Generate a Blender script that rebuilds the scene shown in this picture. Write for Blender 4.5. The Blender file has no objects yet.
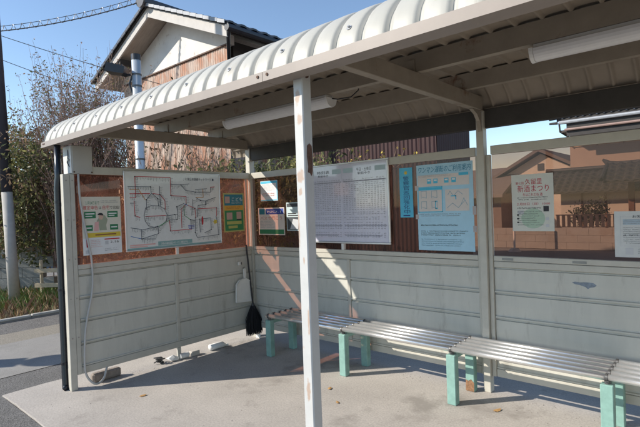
import bpy, bmesh, math, random
from mathutils import Vector, Matrix
random.seed(11)
S = bpy.context.scene
COL = S.collection

# ------------------------------------------------------------------ camera
cam_d = bpy.data.cameras.new("camera"); cam = bpy.data.objects.new("camera", cam_d); COL.objects.link(cam)
fw = Vector((-0.66048632, 0.75074067, -0.01209412)); rt = Vector((0.75060801, 0.65979955, -0.035386)); up = Vector((0.01858601, 0.03244991, 0.99930054))
cam.matrix_world = Matrix(((rt.x, up.x, -fw.x, 4.316), (rt.y, up.y, -fw.y, -3.6819), (rt.z, up.z, -fw.z, 1.5), (0, 0, 0, 1)))
cam_d.sensor_width = 36.0; cam_d.lens = 36.0 * 475.76 / 640.0; cam_d.clip_start = 0.05; cam_d.clip_end = 2000
S.camera = cam
# ------------------------------------------------------------------ sky, sun, exposure
SUN = Vector((-0.67, -0.74, 0.61)).normalized()          # towards the sun
el = math.asin(SUN.z); az = math.atan2(SUN.x, SUN.y)
world = bpy.data.worlds.new("World"); S.world = world; world.use_nodes = True
wn = world.node_tree.nodes; wl = world.node_tree.links
sky = wn.new("ShaderNodeTexSky"); sky.sky_type = 'NISHITA'; sky.sun_disc = False
sky.sun_elevation = el; sky.sun_rotation = az % (2 * math.pi); sky.altitude = 400; sky.air_density = 1.0; sky.dust_density = 0.0; sky.ozone_density = 1.5
wn["Background"].inputs[1].default_value = 0.14
wl.new(sky.outputs[0], wn["Background"].inputs[0])
sd = bpy.data.lights.new("sun", 'SUN'); sd.energy = 4.3; sd.angle = math.radians(0.53); sd.color = (1.0, 0.93, 0.82)
sun = bpy.data.objects.new("sun", sd); COL.objects.link(sun)
sun.rotation_euler = (-SUN).to_track_quat('-Z', 'Y').to_euler(); sun.location = (-6, -8, 12)
S.view_settings.view_transform = 'Standard'; S.view_settings.look = 'None'; S.view_settings.gamma = 1.0
S.view_settings.use_curve_mapping = False
S.view_settings.exposure = 0.5

# ------------------------------------------------------------------ materials
MATS = {}
def mat(name, col, rough=0.6, metal=0.0, var=0.12, scale=6.0, bump=0.0, bscale=80.0, col2=None, mask=None, mscale=3.0, spec=0.5, coat=0.0, stretch=None, speck=0.0, sscale=260.0):
    """principled with noise variation; col2+mask = second colour in noise patches (wear, rust, dirt)"""
    if name in MATS: return MATS[name]
    m = bpy.data.materials.new(name); m.use_nodes = True; nt = m.node_tree; n = nt.nodes; l = nt.links
    b = n["Principled BSDF"]; b.inputs["Roughness"].default_value = rough; b.inputs["Metallic"].default_value = metal
    b.inputs["Specular IOR Level"].default_value = spec; b.inputs["Coat Weight"].default_value = coat; b.inputs["Coat Roughness"].default_value = 0.05
    tc = n.new("ShaderNodeNewGeometry"); src = tc.outputs["Position"]
    if stretch:
        mp = n.new("ShaderNodeMapping"); mp.inputs["Scale"].default_value = stretch; l.new(src, mp.inputs[0]); src = mp.outputs[0]
    nz = n.new("ShaderNodeTexNoise"); nz.inputs["Scale"].default_value = scale; nz.inputs["Detail"].default_value = 6; nz.inputs["Roughness"].default_value = 0.65
    l.new(src, nz.inputs["Vector"])
    mx = n.new("ShaderNodeMix"); mx.data_type = 'RGBA'
    a = [max(0, c * (1 - var)) for c in col]; c2 = [min(1, c * (1 + var)) for c in col]
    mx.inputs[6].default_value = (*a, 1); mx.inputs[7].default_value = (*c2, 1)
    mr = n.new("ShaderNodeMapRange"); mr.inputs[1].default_value = 0.3; mr.inputs[2].default_value = 0.7
    l.new(nz.outputs[0], mr.inputs[0]); l.new(mr.outputs[0], mx.inputs[0])
    out = mx.outputs[2]
    if speck:
        ns = n.new("ShaderNodeTexNoise"); ns.inputs["Scale"].default_value = sscale; ns.inputs["Detail"].default_value = 3; l.new(tc.outputs["Position"], ns.inputs["Vector"])
        rs_ = n.new("ShaderNodeMapRange"); rs_.inputs[1].default_value = 0.33; rs_.inputs[2].default_value = 0.67; rs_.inputs[3].default_value = 1 - speck; rs_.inputs[4].default_value = 1 + speck; l.new(ns.outputs[0], rs_.inputs[0])
        ml_ = n.new("ShaderNodeVectorMath"); ml_.operation = 'SCALE'; l.new(out, ml_.inputs[0]); l.new(rs_.outputs[0], ml_.inputs["Scale"]); out = ml_.outputs[0]
    if col2 is not None:
        n2 = n.new("ShaderNodeTexNoise"); n2.inputs["Scale"].default_value = mscale; n2.inputs["Detail"].default_value = 8; n2.inputs["Roughness"].default_value = 0.7
        l.new(src, n2.inputs["Vector"])
        r2 = n.new("ShaderNodeMapRange"); r2.inputs[1].default_value = mask; r2.inputs[2].default_value = mask + 0.1; r2.inputs[4].default_value = 0.85
        l.new(n2.outputs[0], r2.inputs[0])
        m2 = n.new("ShaderNodeMix"); m2.data_type = 'RGBA'; m2.inputs[7].default_value = (*col2, 1)
        l.new(r2.outputs[0], m2.inputs[0]); l.new(out, m2.inputs[6]); out = m2.outputs[2]
    l.new(out, b.inputs["Base Color"])
    if bump:
        n3 = n.new("ShaderNodeTexNoise"); n3.inputs["Scale"].default_value = bscale; n3.inputs["Detail"].default_value = 4
        l.new(tc.outputs["Position"], n3.inputs["Vector"])
        bp = n.new("ShaderNodeBump"); bp.inputs["Strength"].default_value = bump; bp.inputs["Distance"].default_value = 0.01
        l.new(n3.outputs[0], bp.inputs["Height"]); l.new(bp.outputs[0], b.inputs["Normal"])
    MATS[name] = m; return m
def flat(name, col, rough=0.55, coat=0.0):
    if name in MATS: return MATS[name]
    return mat(name, col, rough, var=0.04, scale=20, coat=coat)
def acrylic(name, tint, haze, hazecol):
    m = bpy.data.materials.new(name); m.use_nodes = True; nt = m.node_tree; n = nt.nodes; l = nt.links
    for x in list(n): n.remove(x)
    o = n.new("ShaderNodeOutputMaterial"); tr = n.new("ShaderNodeBsdfTransparent"); tr.inputs[0].default_value = (*tint, 1)
    gl = n.new("ShaderNodeBsdfGlossy"); gl.inputs["Roughness"].default_value = 0.03
    tl = n.new("ShaderNodeBsdfTranslucent"); tl.inputs[0].default_value = (*hazecol, 1)
    df = n.new("ShaderNodeBsdfDiffuse"); df.inputs[0].default_value = (*hazecol, 1)
    ad = n.new("ShaderNodeMixShader"); ad.inputs[0].default_value = 0.5; l.new(tl.outputs[0], ad.inputs[1]); l.new(df.outputs[0], ad.inputs[2])
    g = n.new("ShaderNodeNewGeometry"); nz = n.new("ShaderNodeTexNoise"); nz.inputs["Scale"].default_value = 7; nz.inputs["Detail"].default_value = 8
    l.new(g.outputs["Position"], nz.inputs["Vector"])
    mr = n.new("ShaderNodeMapRange"); mr.inputs[1].default_value = 0.35; mr.inputs[2].default_value = 0.75; mr.inputs[3].default_value = haze * 0.7; mr.inputs[4].default_value = haze * 1.4
    l.new(nz.outputs[0], mr.inputs[0])
    m1 = n.new("ShaderNodeMixShader"); l.new(mr.outputs[0], m1.inputs[0]); l.new(tr.outputs[0], m1.inputs[1]); l.new(ad.outputs[0], m1.inputs[2])
    lw = n.new("ShaderNodeLayerWeight"); lw.inputs[0].default_value = 0.5
    pw = n.new("ShaderNodeMath"); pw.operation = 'POWER'; pw.inputs[1].default_value = 4.0; l.new(lw.outputs["Facing"], pw.inputs[0])
    fr = n.new("ShaderNodeMath"); fr.operation = 'MULTIPLY_ADD'; fr.inputs[1].default_value = 0.5; fr.inputs[2].default_value = 0.02; l.new(pw.outputs[0], fr.inputs[0])
    m2 = n.new("ShaderNodeMixShader"); l.new(fr.outputs[0], m2.inputs[0]); l.new(m1.outputs[0], m2.inputs[1]); l.new(gl.outputs[0], m2.inputs[2])
    l.new(m2.outputs[0], o.inputs[0]); MATS[name] = m; return m

FRAME = mat("cream_frame_paint", (0.52, 0.495, 0.43), 0.45, var=0.08, scale=9, col2=(0.25, 0.19, 0.14), mask=0.68, mscale=6, bump=0.05, bscale=60)
FASCIA = mat("fascia_paint", (0.30, 0.252, 0.218), 0.5, var=0.07, scale=5, col2=(0.42, 0.33, 0.25), mask=0.66, mscale=7)
POSTW = mat("white_post_paint", (0.54, 0.54, 0.525), 0.45, var=0.05, scale=12, col2=(0.5, 0.4, 0.33), mask=0.66, mscale=9)
SIDING = mat("siding_paint", (0.56, 0.545, 0.485), 0.5, var=0.06, scale=3, col2=(0.42, 0.40, 0.35), mask=0.57, mscale=2.2, stretch=(3.5, 3.5, .7), bump=.04, bscale=12)
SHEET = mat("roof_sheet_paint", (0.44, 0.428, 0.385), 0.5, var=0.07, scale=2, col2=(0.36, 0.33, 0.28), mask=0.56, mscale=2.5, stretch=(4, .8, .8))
BEAM = mat("rusty_beam_paint", (0.30, 0.255, 0.20), 0.6, var=0.12, scale=7, col2=(0.16, 0.07, 0.035), mask=0.60, mscale=4)
RUST = mat("rust", (0.20, 0.10, 0.055), 0.85, var=0.35, scale=40)
STAIN = mat("rust_stain", (0.52, 0.36, 0.26), 0.7, var=0.2, scale=60)
PEEL = mat("old_glue_patch", (0.13, 0.07, 0.05), 0.8, var=0.4, scale=50, col2=(0.45, 0.42, 0.4), mask=0.66, mscale=30)
BOLT = mat("bolt_steel", (0.35, 0.34, 0.33), 0.35, 0.9)
BOLTR = mat("rusty_bolt", (0.10, 0.05, 0.03), 0.8)
AC_L = acrylic("brown_acrylic_weathered", (0.72, 0.50, 0.42), 0.13, (0.52, 0.33, 0.28))
AC_B = acrylic("brown_acrylic", (0.68, 0.55, 0.48), 0.07, (0.5, 0.3, 0.25))
CONC = mat("slab_concrete", (0.42, 0.385, 0.35), 0.92, var=0.12, scale=1.7, bump=0.12, bscale=240, col2=(0.27, 0.245, 0.22), mask=0.55, mscale=1.1, speck=0.13, sscale=75)
CONC2 = mat("path_concrete", (0.27, 0.26, 0.245), 0.92, var=0.14, scale=3, bump=0.15, bscale=200, col2=(0.25, 0.24, 0.23), mask=0.56, mscale=1.5, speck=0.2, sscale=150)
ASPH = mat("asphalt", (0.14, 0.135, 0.13), 0.95, var=0.15, scale=4, bump=0.5, bscale=140, speck=0.6, sscale=95)
GROUND = mat("ground_asphalt", (0.20, 0.19, 0.18), 0.95, var=0.2, scale=8, bump=0.3, bscale=90, speck=0.4, sscale=90)
GRAVEL = mat("gravel_strip", (0.27, 0.245, 0.205), 0.95, var=0.35, scale=60, bump=0.8, bscale=120)
MINT = mat("mint_leg_paint", (0.22, 0.38, 0.335), 0.55, var=0.16, scale=14, col2=(0.13, 0.24, 0.21), mask=0.62, mscale=14)
STEEL = mat("stainless_pipe", (0.86, 0.86, 0.86), 0.30, 0.85, var=0.05, scale=30)
DARKST = mat("dark_bracket", (0.12, 0.12, 0.12), 0.5, 0.6)
WHITEP = flat("white_plastic", (0.72, 0.71, 0.68), 0.4)
BLACK = mat("black_plastic", (0.018, 0.02, 0.026), 0.35, var=0.3)
ALU = mat("aluminium_frame", (0.68, 0.69, 0.70), 0.35, 0.6, var=0.04)

# ------------------------------------------------------------------ helpers
W = {}
def put(name, verts, faces, m, parent=None, origin=None, smooth=False, mats=None, fidx=None):
    vs = [Vector(v) for v in verts]
    if origin is None:
        lo = Vector((min(v.x for v in vs), min(v.y for v in vs), min(v.z for v in vs))); hi = Vector((max(v.x for v in vs), max(v.y for v in vs), max(v.z for v in vs)))
        origin = Vector(((lo.x + hi.x) / 2, (lo.y + hi.y) / 2, lo.z))
    origin = Vector(origin)
    me = bpy.data.meshes.new(name); me.from_pydata([v - origin for v in vs], [], faces)
    for mm in (mats or [m]): me.materials.append(mm)
    if fidx: me.polygons.foreach_set("material_index", fidx)
    if smooth: me.polygons.foreach_set("use_smooth", [True] * len(me.polygons))
    me.update(); return link(name, me, origin, parent)
def link(name, me, origin, parent=None):
    o = bpy.data.objects.new(name, me); COL.objects.link(o); W[o.name] = Vector(origin)
    if parent is not None: o.parent = parent; o.location = Vector(origin) - W[parent.name]
    else: o.location = origin
    return o
def thing(name, loc, label, cat, group=None):
    o = bpy.data.objects.new(name, None); COL.objects.link(o); o.location = loc; W[o.name] = Vector(loc); o.empty_display_size = 0.1
    return tag(o, label, cat, group)
def tag(o, label, cat, group=None):
    o["label"] = label; o["category"] = cat
    if group: o["group"] = group
    return o
def struct(o): o["kind"] = "structure"; return o
class G:
    """collects geometry for one mesh"""
    def __init__(s): s.v = []; s.f = []; s.mi = []; s.cur = 0
    def add(s, v, f):
        k = len(s.v); s.v += [tuple(x) for x in v]; s.f += [[i + k for i in q] for q in f]; s.mi += [s.cur] * len(f); return s
    def box(s, x0, x1, y0, y1, z0, z1):
        return s.add([(x0,y0,z0),(x1,y0,z0),(x1,y1,z0),(x0,y1,z0),(x0,y0,z1),(x1,y0,z1),(x1,y1,z1),(x0,y1,z1)],
                     [(0,3,2,1),(4,5,6,7),(0,1,5,4),(1,2,6,5),(2,3,7,6),(3,0,4,7)])
    def tube(s, pts, r, n=8, cap=True):
        pts = [Vector(p) for p in pts]; rr = r if isinstance(r, (list, tuple)) else [r] * len(pts); rings = []; prev = None
        for i, p in enumerate(pts):
            t = (pts[min(i+1, len(pts)-1)] - pts[max(i-1, 0)]).normalized()
            a = prev if prev is not None else (Vector((0,0,1)) if abs(t.z) < 0.9 else Vector((1,0,0)))
            a = (a - t * a.dot(t)); a = a.normalized() if a.length > 1e-6 else t.orthogonal().normalized(); prev = a; b = t.cross(a)
            rings.append([p + (a * math.cos(2*math.pi*k/n) + b * math.sin(2*math.pi*k/n)) * rr[i] for k in range(n)])
        v = [q for g in rings for q in g]; f = []
        for i in range(len(rings)-1):
            for k in range(n): f.append((i*n+k, i*n+(k+1)%n, (i+1)*n+(k+1)%n, (i+1)*n+k))
        if cap: f.append(tuple(range(n))[::-1]); f.append(tuple((len(rings)-1)*n+k for k in range(n)))
        return s.add(v, f)
    def prism(s, poly, axis, a0, a1):
        """poly in the two other axes (in order), extruded along axis"""
        n = len(poly)
        def P(q, a): return (a, q[0], q[1]) if axis == 0 else ((q[0], a, q[1]) if axis == 1 else (q[0], q[1], a))
        return s.add([P(q, a0) for q in poly] + [P(q, a1) for q in poly],
                     [tuple(range(n)), tuple(range(2*n-1, n-1, -1))] + [(i, i+n, (i+1)%n+n, (i+1)%n) for i in range(n)])
    def build(s, name, m, parent=None, origin=None, smooth=False, mats=None): return put(name, s.v, s.f, m, parent, origin, smooth, mats, s.mi if mats else None)
def box(name, x0, x1, y0, y1, z0, z1, m, parent=None, bev=0.003):
    c = Vector(((x0+x1)/2, (y0+y1)/2, z0)); bm = bmesh.new(); bmesh.ops.create_cube(bm, size=1)
    for v in bm.verts: v.co = Vector((v.co.x*(x1-x0), v.co.y*(y1-y0), (v.co.z+.5)*(z1-z0)))
    if bev: bmesh.ops.bevel(bm, geom=bm.edges[:], offset=min(bev, .3*min(x1-x0, y1-y0, z1-z0)), segments=1, affect='EDGES')
    bmesh.ops.recalc_face_normals(bm, faces=bm.faces[:])
    me = bpy.data.meshes.new(name); bm.to_mesh(me); bm.free(); me.materials.append(m)
    return link(name, me, c, parent)
def R(a, b): return random.uniform(a, b)

# ------------------------------------------------------------------ ground
def sheet(name, poly, z, m, thick=0.0):
    g = G()
    if thick: g.prism(poly, 2, z - thick, z)
    else: g.add([(x, y, z) for x, y in poly], [tuple(range(len(poly)))])
    return struct(g.build(name, m, origin=(0, 0, z)))
sheet("ground", [(-400, -400), (400, -400), (400, 400), (-400, 400)], -0.03, GROUND)
edge = [(-.42 + R(-.012, .006), .45 - 2.92*k/26) for k in range(26)] + [(-.42 + 7.42*k/70, -2.47 + R(-.006, .012)) for k in range(71)] + [(7.0, .45)]
sheet("shelter_slab", edge, 0.0, CONC, .12)
sheet("asphalt_apron", [(-0.95, -30), (30, -30), (30, -2.474), (-0.424, -2.474), (-0.424, 3), (-0.95, 3)], -0.012, ASPH)
sheet("concrete_path", [(-2.35, -30), (-0.954, -30), (-0.954, 6), (-2.35, 6)], -0.008, CONC2)
sheet("gravel_strip", [(-2.95, -30), (-2.354, -30), (-2.354, 6), (-2.95, 6)], -0.014, GRAVEL)
sheet("side_lane", [(-3.72, -30), (-2.954, -30), (-2.954, 6), (-3.72, 6)], -0.016, ASPH)
kb = G(); y = -6.0
KERB = mat("kerb_stone", (0.42, 0.41, 0.38), 0.9, var=0.15, scale=8, bump=0.3)
kr = struct(box("kerb_bed", -3.83, -3.726, -8, 6, -0.1, 0.0, CONC2, None, 0))
while y < 4:
    box("kerb_stone", -3.825, -3.73, y, y + 0.59, 0.001, 0.035 + R(-.008, .008), KERB, kr, 0.01); y += 0.6
sheet("soil_bed", [(-9, -3.0), (-3.835, -3.0), (-3.835, 1.2), (-9, 1.2)], -0.005, mat("soil", (0.16, 0.13, 0.09), 0.95, var=0.4, scale=12, bump=0.6))
stn = G()
def blot(g, cx, cy, r, z, n=11, sx=1.0):
    g.add([(cx + sx*r*R(.6, 1.1)*math.cos(2*math.pi*k/n), cy + r*R(.6, 1.1)*math.sin(2*math.pi*k/n), z) for k in range(n)], [tuple(range(n))])
# leaf litter and scraps on the slab
LEAF = mat("dry_leaf", (0.45, 0.26, 0.10), 0.8, var=0.3, scale=30)
for (x, y_) in [(2.99, -0.33), (1.75, -0.72), (1.98, -0.9), (2.36, -1.35), (0.6, -1.75)]:
    g = G(); a = R(0, 6); s_ = R(.022, .036)
    pts = [(-1, 0, .25), (-.4, .5, .15), (.4, .45, .2), (1.1, 0, .45), (.4, -.5, .1), (-.4, -.5, .05)]
    g.add([(x + s_*(p*math.cos(a)-q*math.sin(a)), y_ + s_*(p*math.sin(a)+q*math.cos(a)), .003 + s_*.5*r) for p, q, r in pts], [(0, 1, 2, 3), (0, 3, 4, 5)])
    lab = {2.99: "curled tan fallen leaf on the slab before the middle back post", 1.75: "dry brown leaf on the slab in front of the second bench leg", 1.98: "small dry leaf on the bare slab right of the white front post", 2.36: "dry leaf near the bottom of the picture on sunlit slab", 0.6: "pale scrap of leaf on sunlit slab ahead of the left wall shadow"}[x]
    tag(g.build("fallen_leaf", LEAF), lab, "leaf", "leaves lying on the slab")

g = G()
for k in range(520):
    if k < 260: x, y_ = R(0, 5.5), -abs(random.gauss(0, .12)) - .01
    elif k < 380: x, y_ = abs(random.gauss(0, .10)) - .04, R(-2.0, 0)
    else: x, y_ = R(-.3, 5), R(-2.4, -.1)
    r_ = R(.002, .0055); g.add([(x+r_*R(.6, 1.2), y_, .0), (x, y_+r_*R(.6, 1.2), .0), (x-r_, y_-r_*.3, .0), (x-r_*.2, y_-r_, .0), (x, y_, r_*R(.6, 1))], [(0, 1, 4), (1, 2, 4), (2, 3, 4), (3, 0, 4)])
o = g.build("grit", mat("grit_stone", (.22, .20, .18), .9, var=.5, scale=90), origin=(2.5, -1, 0)); o["kind"] = "stuff"; o["label"] = "fine grit and dirt scattered on the slab along the walls"; o["category"] = "grit"
# ------------------------------------------------------------------ bus shelter
SH = thing("bus_shelter", (2.8, -1.0, 0), "open fronted cream metal bus shelter with curved ribbed roof and brown acrylic windows", "bus shelter")
ZT, ZTB, ZM, ZMB, ZB, ZBB = 1.937, 1.868, 1.076, 0.987, 0.188, 0.126
XR = 5.66
# posts
box("post", -0.06, 0.0, -2.075, -2.02, 0.0, 1.866, FRAME, SH)                 # left front
box("frame_stile", -0.05, -0.002, -2.018, -1.98, ZBB, 1.866, FRAME, SH)
box("post", -0.062, 0.012, -0.012, 0.06, 0.0, 2.225, FRAME, SH)               # back left corner
box("post", 2.775, 2.832, -0.04, 0.03, 0.0, 2.215, FRAME, SH)                 # back middle
box("frame_stile", 2.834, 2.866, -0.008, 0.03, ZBB, ZT - .07, FRAME, SH)
box("frame_stile", 2.748, 2.773, -0.008, 0.03, ZBB, ZT - .07, FRAME, SH)
box("post", XR, XR + .07, -0.012, 0.06, 0.0, 2.225, FRAME, SH)
fp = box("front_post", 2.706, 2.768, -2.019, -1.955, 0.0, 2.2, POSTW, SH, 0.005)
box("front_post", XR, XR + .06, -2.019, -1.955, 0.0, 2.2, POSTW, SH, 0.005)
# rust marks on the front post
def patch(pts3, nrm, name, m, parent, th=0.0015):
    nrm = Vector(nrm); n = len(pts3); a = [Vector(p) + nrm*0.0004 for p in pts3]; b = [p + nrm*th for p in a]
    return put(name, a + b, [tuple(range(n, 2*n)), tuple(range(n))[::-1]] + [(i, (i+1) % n, (i+1) % n + n, i+n) for i in range(n)], m, parent)
def blob2(cu, cv, ru, rv, n=14, j=.22): return [(cu + ru*(1+R(-j, j))*math.cos(2*math.pi*k/n), cv + rv*(1+R(-j, j))*math.sin(2*math.pi*k/n)) for k in range(n)]
def soft_stains(m, spots, col):
    nt = m.node_tree; n = nt.nodes; l = nt.links; b_ = n["Principled BSDF"]; src = b_.inputs["Base Color"].links[0].from_socket
    geo = n.new("ShaderNodeNewGeometry"); nz = n.new("ShaderNodeTexNoise"); nz.inputs["Scale"].default_value = 45; nz.inputs["Detail"].default_value = 5; l.new(geo.outputs["Position"], nz.inputs["Vector"])
    tot = None
    for (cx, cy, cz, rx, rz) in spots:
        sb = n.new("ShaderNodeVectorMath"); sb.operation = 'SUBTRACT'; sb.inputs[1].default_value = (cx, cy, cz); l.new(geo.outputs["Position"], sb.inputs[0])
        ml = n.new("ShaderNodeVectorMath"); ml.operation = 'MULTIPLY'; ml.inputs[1].default_value = (1/rx, 1/.012, 1/rz); l.new(sb.outputs[0], ml.inputs[0])
        ln_ = n.new("ShaderNodeVectorMath"); ln_.operation = 'LENGTH'; l.new(ml.outputs[0], ln_.inputs[0])
        ad = n.new("ShaderNodeMath"); ad.operation = 'MULTIPLY_ADD'; ad.inputs[1].default_value = 1.6; l.new(nz.outputs[0], ad.inputs[0]); l.new(ln_.outputs["Value"], ad.inputs[2])
        mr = n.new("ShaderNodeMapRange"); mr.inputs[1].default_value = 1.5; mr.inputs[2].default_value = 2.0; mr.inputs[3].default_value = 1; mr.inputs[4].default_value = 0; l.new(ad.outputs[0], mr.inputs[0])
        if tot is None: tot = mr.outputs[0]
        else:
            mx = n.new("ShaderNodeMath"); mx.operation = 'MAXIMUM'; l.new(tot, mx.inputs[0]); l.new(mr.outputs[0], mx.inputs[1]); tot = mx.outputs[0]
    mm = n.new("ShaderNodeMix"); mm.data_type = 'RGBA'; mm.inputs[7].default_value = (*col, 1); l.new(tot, mm.inputs[0]); l.new(src, mm.inputs[6]); l.new(mm.outputs[2], b_.inputs["Base Color"])
soft_stains(POSTW, [(2.735, -2.019, 2.035, .016, .035), (2.742, -2.019, 1.93, .016, .026), (2.738, -2.019, 1.655, .022, .03), (2.732, -2.019, 1.58, .012, .018), (2.74, -2.019, .62, .012, .05), (2.715, -2.019, 1.40, .006, .09), (2.757, -2.019, .95, .006, .07), (2.75, -2.019, .40, .012, .02), (2.74, -2.019, 1.25, .005, .02)], (.46, .35, .28))
patch([(2.768, u, v) for u, v in [(-2.0, 1.80), (-1.983, 1.812), (-1.968, 1.80), (-1.964, 1.74), (-1.966, 1.68), (-1.97, 1.665), (-1.976, 1.655), (-1.985, 1.668), (-2.0, 1.672), (-1.996, 1.70), (-2.003, 1.75)]], (1, 0, 0), "glue_patch", PEEL, fp)
def disc(name, c, nrm, r, m, parent, h=0.006, n=10):
    c = Vector(c); nrm = Vector(nrm).normalized(); g = G(); g.tube([c, c + nrm*h], r, n); return g.build(name, m, parent)
disc("bolt", (2.768, -1.987, 2.135), (1, 0, 0), .011, BOLTR, fp)
for i in range(5):
    disc("rivet", (0.0, -1.999, .45 + i*.34), (1, 0, 0), .006, BOLT, SH, .003, 8); disc("rivet", (0.0, -2.05, .45 + i*.34), (1, 0, 0), .006, BOLT, SH, .003, 8)
# rails: back wall bays
for x0, x1 in ((0.014, 2.746), (2.868, XR - .002)):
    box("top_rail", x0, x1, 0.0, 0.045, ZTB, ZT, FRAME, SH)
    box("sill_rail", x0, x1, 0.0, 0.045, 1.037, ZM, FRAME, SH); box("sill_rail", x0, x1, 0.003, 0.045, ZMB, 1.033, FRAME, SH)
    box("bottom_rail", x0, x1, 0.0, 0.045, ZBB, ZB, FRAME, SH)
    xm = (1.42 if x0 < 1 else 4.26)
    box("stud", xm - .018, xm + .018, 0.002, 0.03, ZB + .002, ZMB - .002, FRAME, SH)
    box("window_pane", x0 + .002, x1 - .002, 0.020, 0.024, ZM - .01, ZTB + .01, AC_B, SH, 0)
    for k, (a, b) in enumerate(((x0 + .001, xm - .019), (xm + .019, x1 - .001))):
        for i in range(4):
            z0 = ZB + i*.2; z1 = z0 + .2 - .006
            g = G(); g.prism([(.018, z0), (.003, z0+.003), (.003, z0+.013), (.013, z0+.018), (.015, z0+.026), (.012, z0+.10), (.014, z1-.012), (.028, z1-.009), (.028, z1+.012 if i < 3 else z1), (.034, z1+.012 if i < 3 else z1), (.034, z0+.022), (.020, z0+.019)], 0, a, b)
            g.build("siding_board", SIDING, SH)
# left and right end walls
for side in (0, 1):
    if side == 0: X = lambda d: -d
    else: X = lambda d: XR + d
    def bx(name, d0, d1, y0, y1, z0, z1, m, bev=.003): return box(name, min(X(d0), X(d1)), max(X(d0), X(d1)), y0, y1, z0, z1, m, SH, bev)
    YF = -1.978; YB = -0.014
    bx("top_rail", 0, .045, YF, YB, ZTB, ZT, FRAME)
    bx("sill_rail", 0, .045, YF, YB, 1.037, ZM, FRAME); bx("sill_rail", .003, .045, YF, YB, ZMB, 1.033, FRAME)
    bx("bottom_rail", 0, .045, YF, YB, ZBB, ZB, FRAME)
    bx("stud", .002, .03, -1.038, -1.002, ZB + .002, ZMB - .002, FRAME)
    bx("window_pane", .020, .024, YF + .002, YB - .002, ZM - .01, ZTB + .01, AC_L, 0)
    if side == 0:
        box("window_bar", -0.028, -0.002, -0.075, -0.05, ZM+.001, ZTB-.001, mat("bare_edge_metal", (.62, .45, .38), .4, .2), SH)
    for a, b in ((YF + .001, -1.039), (-1.001, YB - .001)):
        for i in range(4):
            z0 = ZB + i*.2; z1 = z0 + .2 - .006
            g = G(); g.prism([(X(p), q) for p, q in [(.018, z0), (.003, z0+.003), (.003, z0+.013), (.013, z0+.018), (.015, z0+.026), (.012, z0+.10), (.014, z1-.012), (.028, z1-.009), (.028, z1+.012 if i < 3 else z1), (.034, z1+.012 if i < 3 else z1), (.034, z0+.022), (.020, z0+.019)]], 1, a, b)
            # prism axis 1: poly gives (x, z)
            g.build("siding_board", SIDING, SH)
    if side == 1: box("frame_stile", XR + .002, XR + .05, -1.953, -1.98 + .0, ZBB, 2.2, FRAME, SH) if False else None
# frame feet under left wall
for yy in (-1.02,): box("wall_foot", -0.03, -0.004, yy-.02, yy+.02, 0.0, ZBB-.001, FRAME, SH)
for x0, x1 in ((0.016, 2.744), (2.87, XR - .004)): box("wall_light_seal", x0, x1, .036, .041, ZB + .001, ZMB - .001, SIDING, SH, 0)  # unseen sheets added behind the siding to block light leaking through the seams
box("wall_light_seal", -.041, -.036, -1.976, -.016, ZB + .001, ZMB - .001, SIDING, SH, 0); box("wall_light_seal", XR + .036, XR + .041, -1.976, -.016, ZB + .001, ZMB - .001, SIDING, SH, 0)  # same added light-blocking sheets for the end walls
# roof
RX0, RX1 = -0.35, 6.05
fa = G(); fa.prism([(-2.116, 2.12), (-2.022, 2.12), (-2.022, 2.128), (-2.108, 2.128), (-2.108, 2.167), (-2.116, 2.167)], 0, RX0, 2.596); fa.build("fascia", FASCIA, SH)
fa = G(); fa.prism([(-2.116, 2.12), (-2.022, 2.12), (-2.022, 2.128), (-2.108, 2.128), (-2.108, 2.167), (-2.116, 2.167)], 0, 2.599, RX1); fa.build("fascia", FASCIA, SH)
for x in (2.565, 2.632, -.30, -.27): disc("fascia_bolt", (x, -2.116, 2.148), (0, -1, 0), .0075, BOLTR, SH, .004)
box("rear_beam", RX0 + .05, RX1 - .05, 0.002, 0.06, 2.228, 2.232, BEAM, SH, 0)
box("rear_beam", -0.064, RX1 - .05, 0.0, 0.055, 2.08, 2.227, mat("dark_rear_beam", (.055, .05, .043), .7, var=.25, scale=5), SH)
def prof(off):
    """roof section (y,z) and normal, base curve offset by off"""
    a, b = .478, .288; out = []
    N = 14
    for i in range(N+1):
        t = math.pi/2 * i/N; p = Vector((-1.6 - a*math.cos(t), 2.15 + b*math.sin(t))); n = Vector((-b*math.cos(t), a*math.sin(t))).normalized(); out.append(p + n*off)
    for i in range(1, 6): out.append(Vector((-1.6 + 1.16*i/6, 2.438 + off)))
    for i in range(N+1):
        t = math.pi/2 * (1 - i/N); p = Vector((-.44 + a*math.cos(t), 2.15 + b*math.sin(t))); n = Vector((b*math.cos(t), a*math.sin(t))).normalized(); out.append(p + n*off)
    return out
LO = prof(0); HI = prof(.019); np_ = len(LO); P = .135; xs = []; x = RX0
while x < RX1:
    xs += [(x, 0), (x + .014, 0), (x + .022, .75), (x + .036, .95), (x + .060, 1), (x + .090, 1), (x + .114, .95), (x + .128, .75)]; x += P
v = []; f = []
for xx, h in xs:
    for q, q2 in zip(LO, HI): q = q.lerp(q2, h); v.append((xx, q.x, q.y))
for i in range(len(xs)-1):
    for k in range(np_-1): f.append((i*np_+k, (i+1)*np_+k, (i+1)*np_+k+1, i*np_+k+1))
SCR = mat("screw_zinc", (.5, .5, .5), .4, .5)
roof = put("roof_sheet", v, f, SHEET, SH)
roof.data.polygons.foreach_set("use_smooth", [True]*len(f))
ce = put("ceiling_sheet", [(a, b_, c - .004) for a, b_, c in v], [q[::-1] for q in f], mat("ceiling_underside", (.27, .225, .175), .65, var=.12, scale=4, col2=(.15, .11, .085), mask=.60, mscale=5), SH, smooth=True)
sc = prof(.0195)[3]; k = 0; x = RX0 + .072
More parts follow.
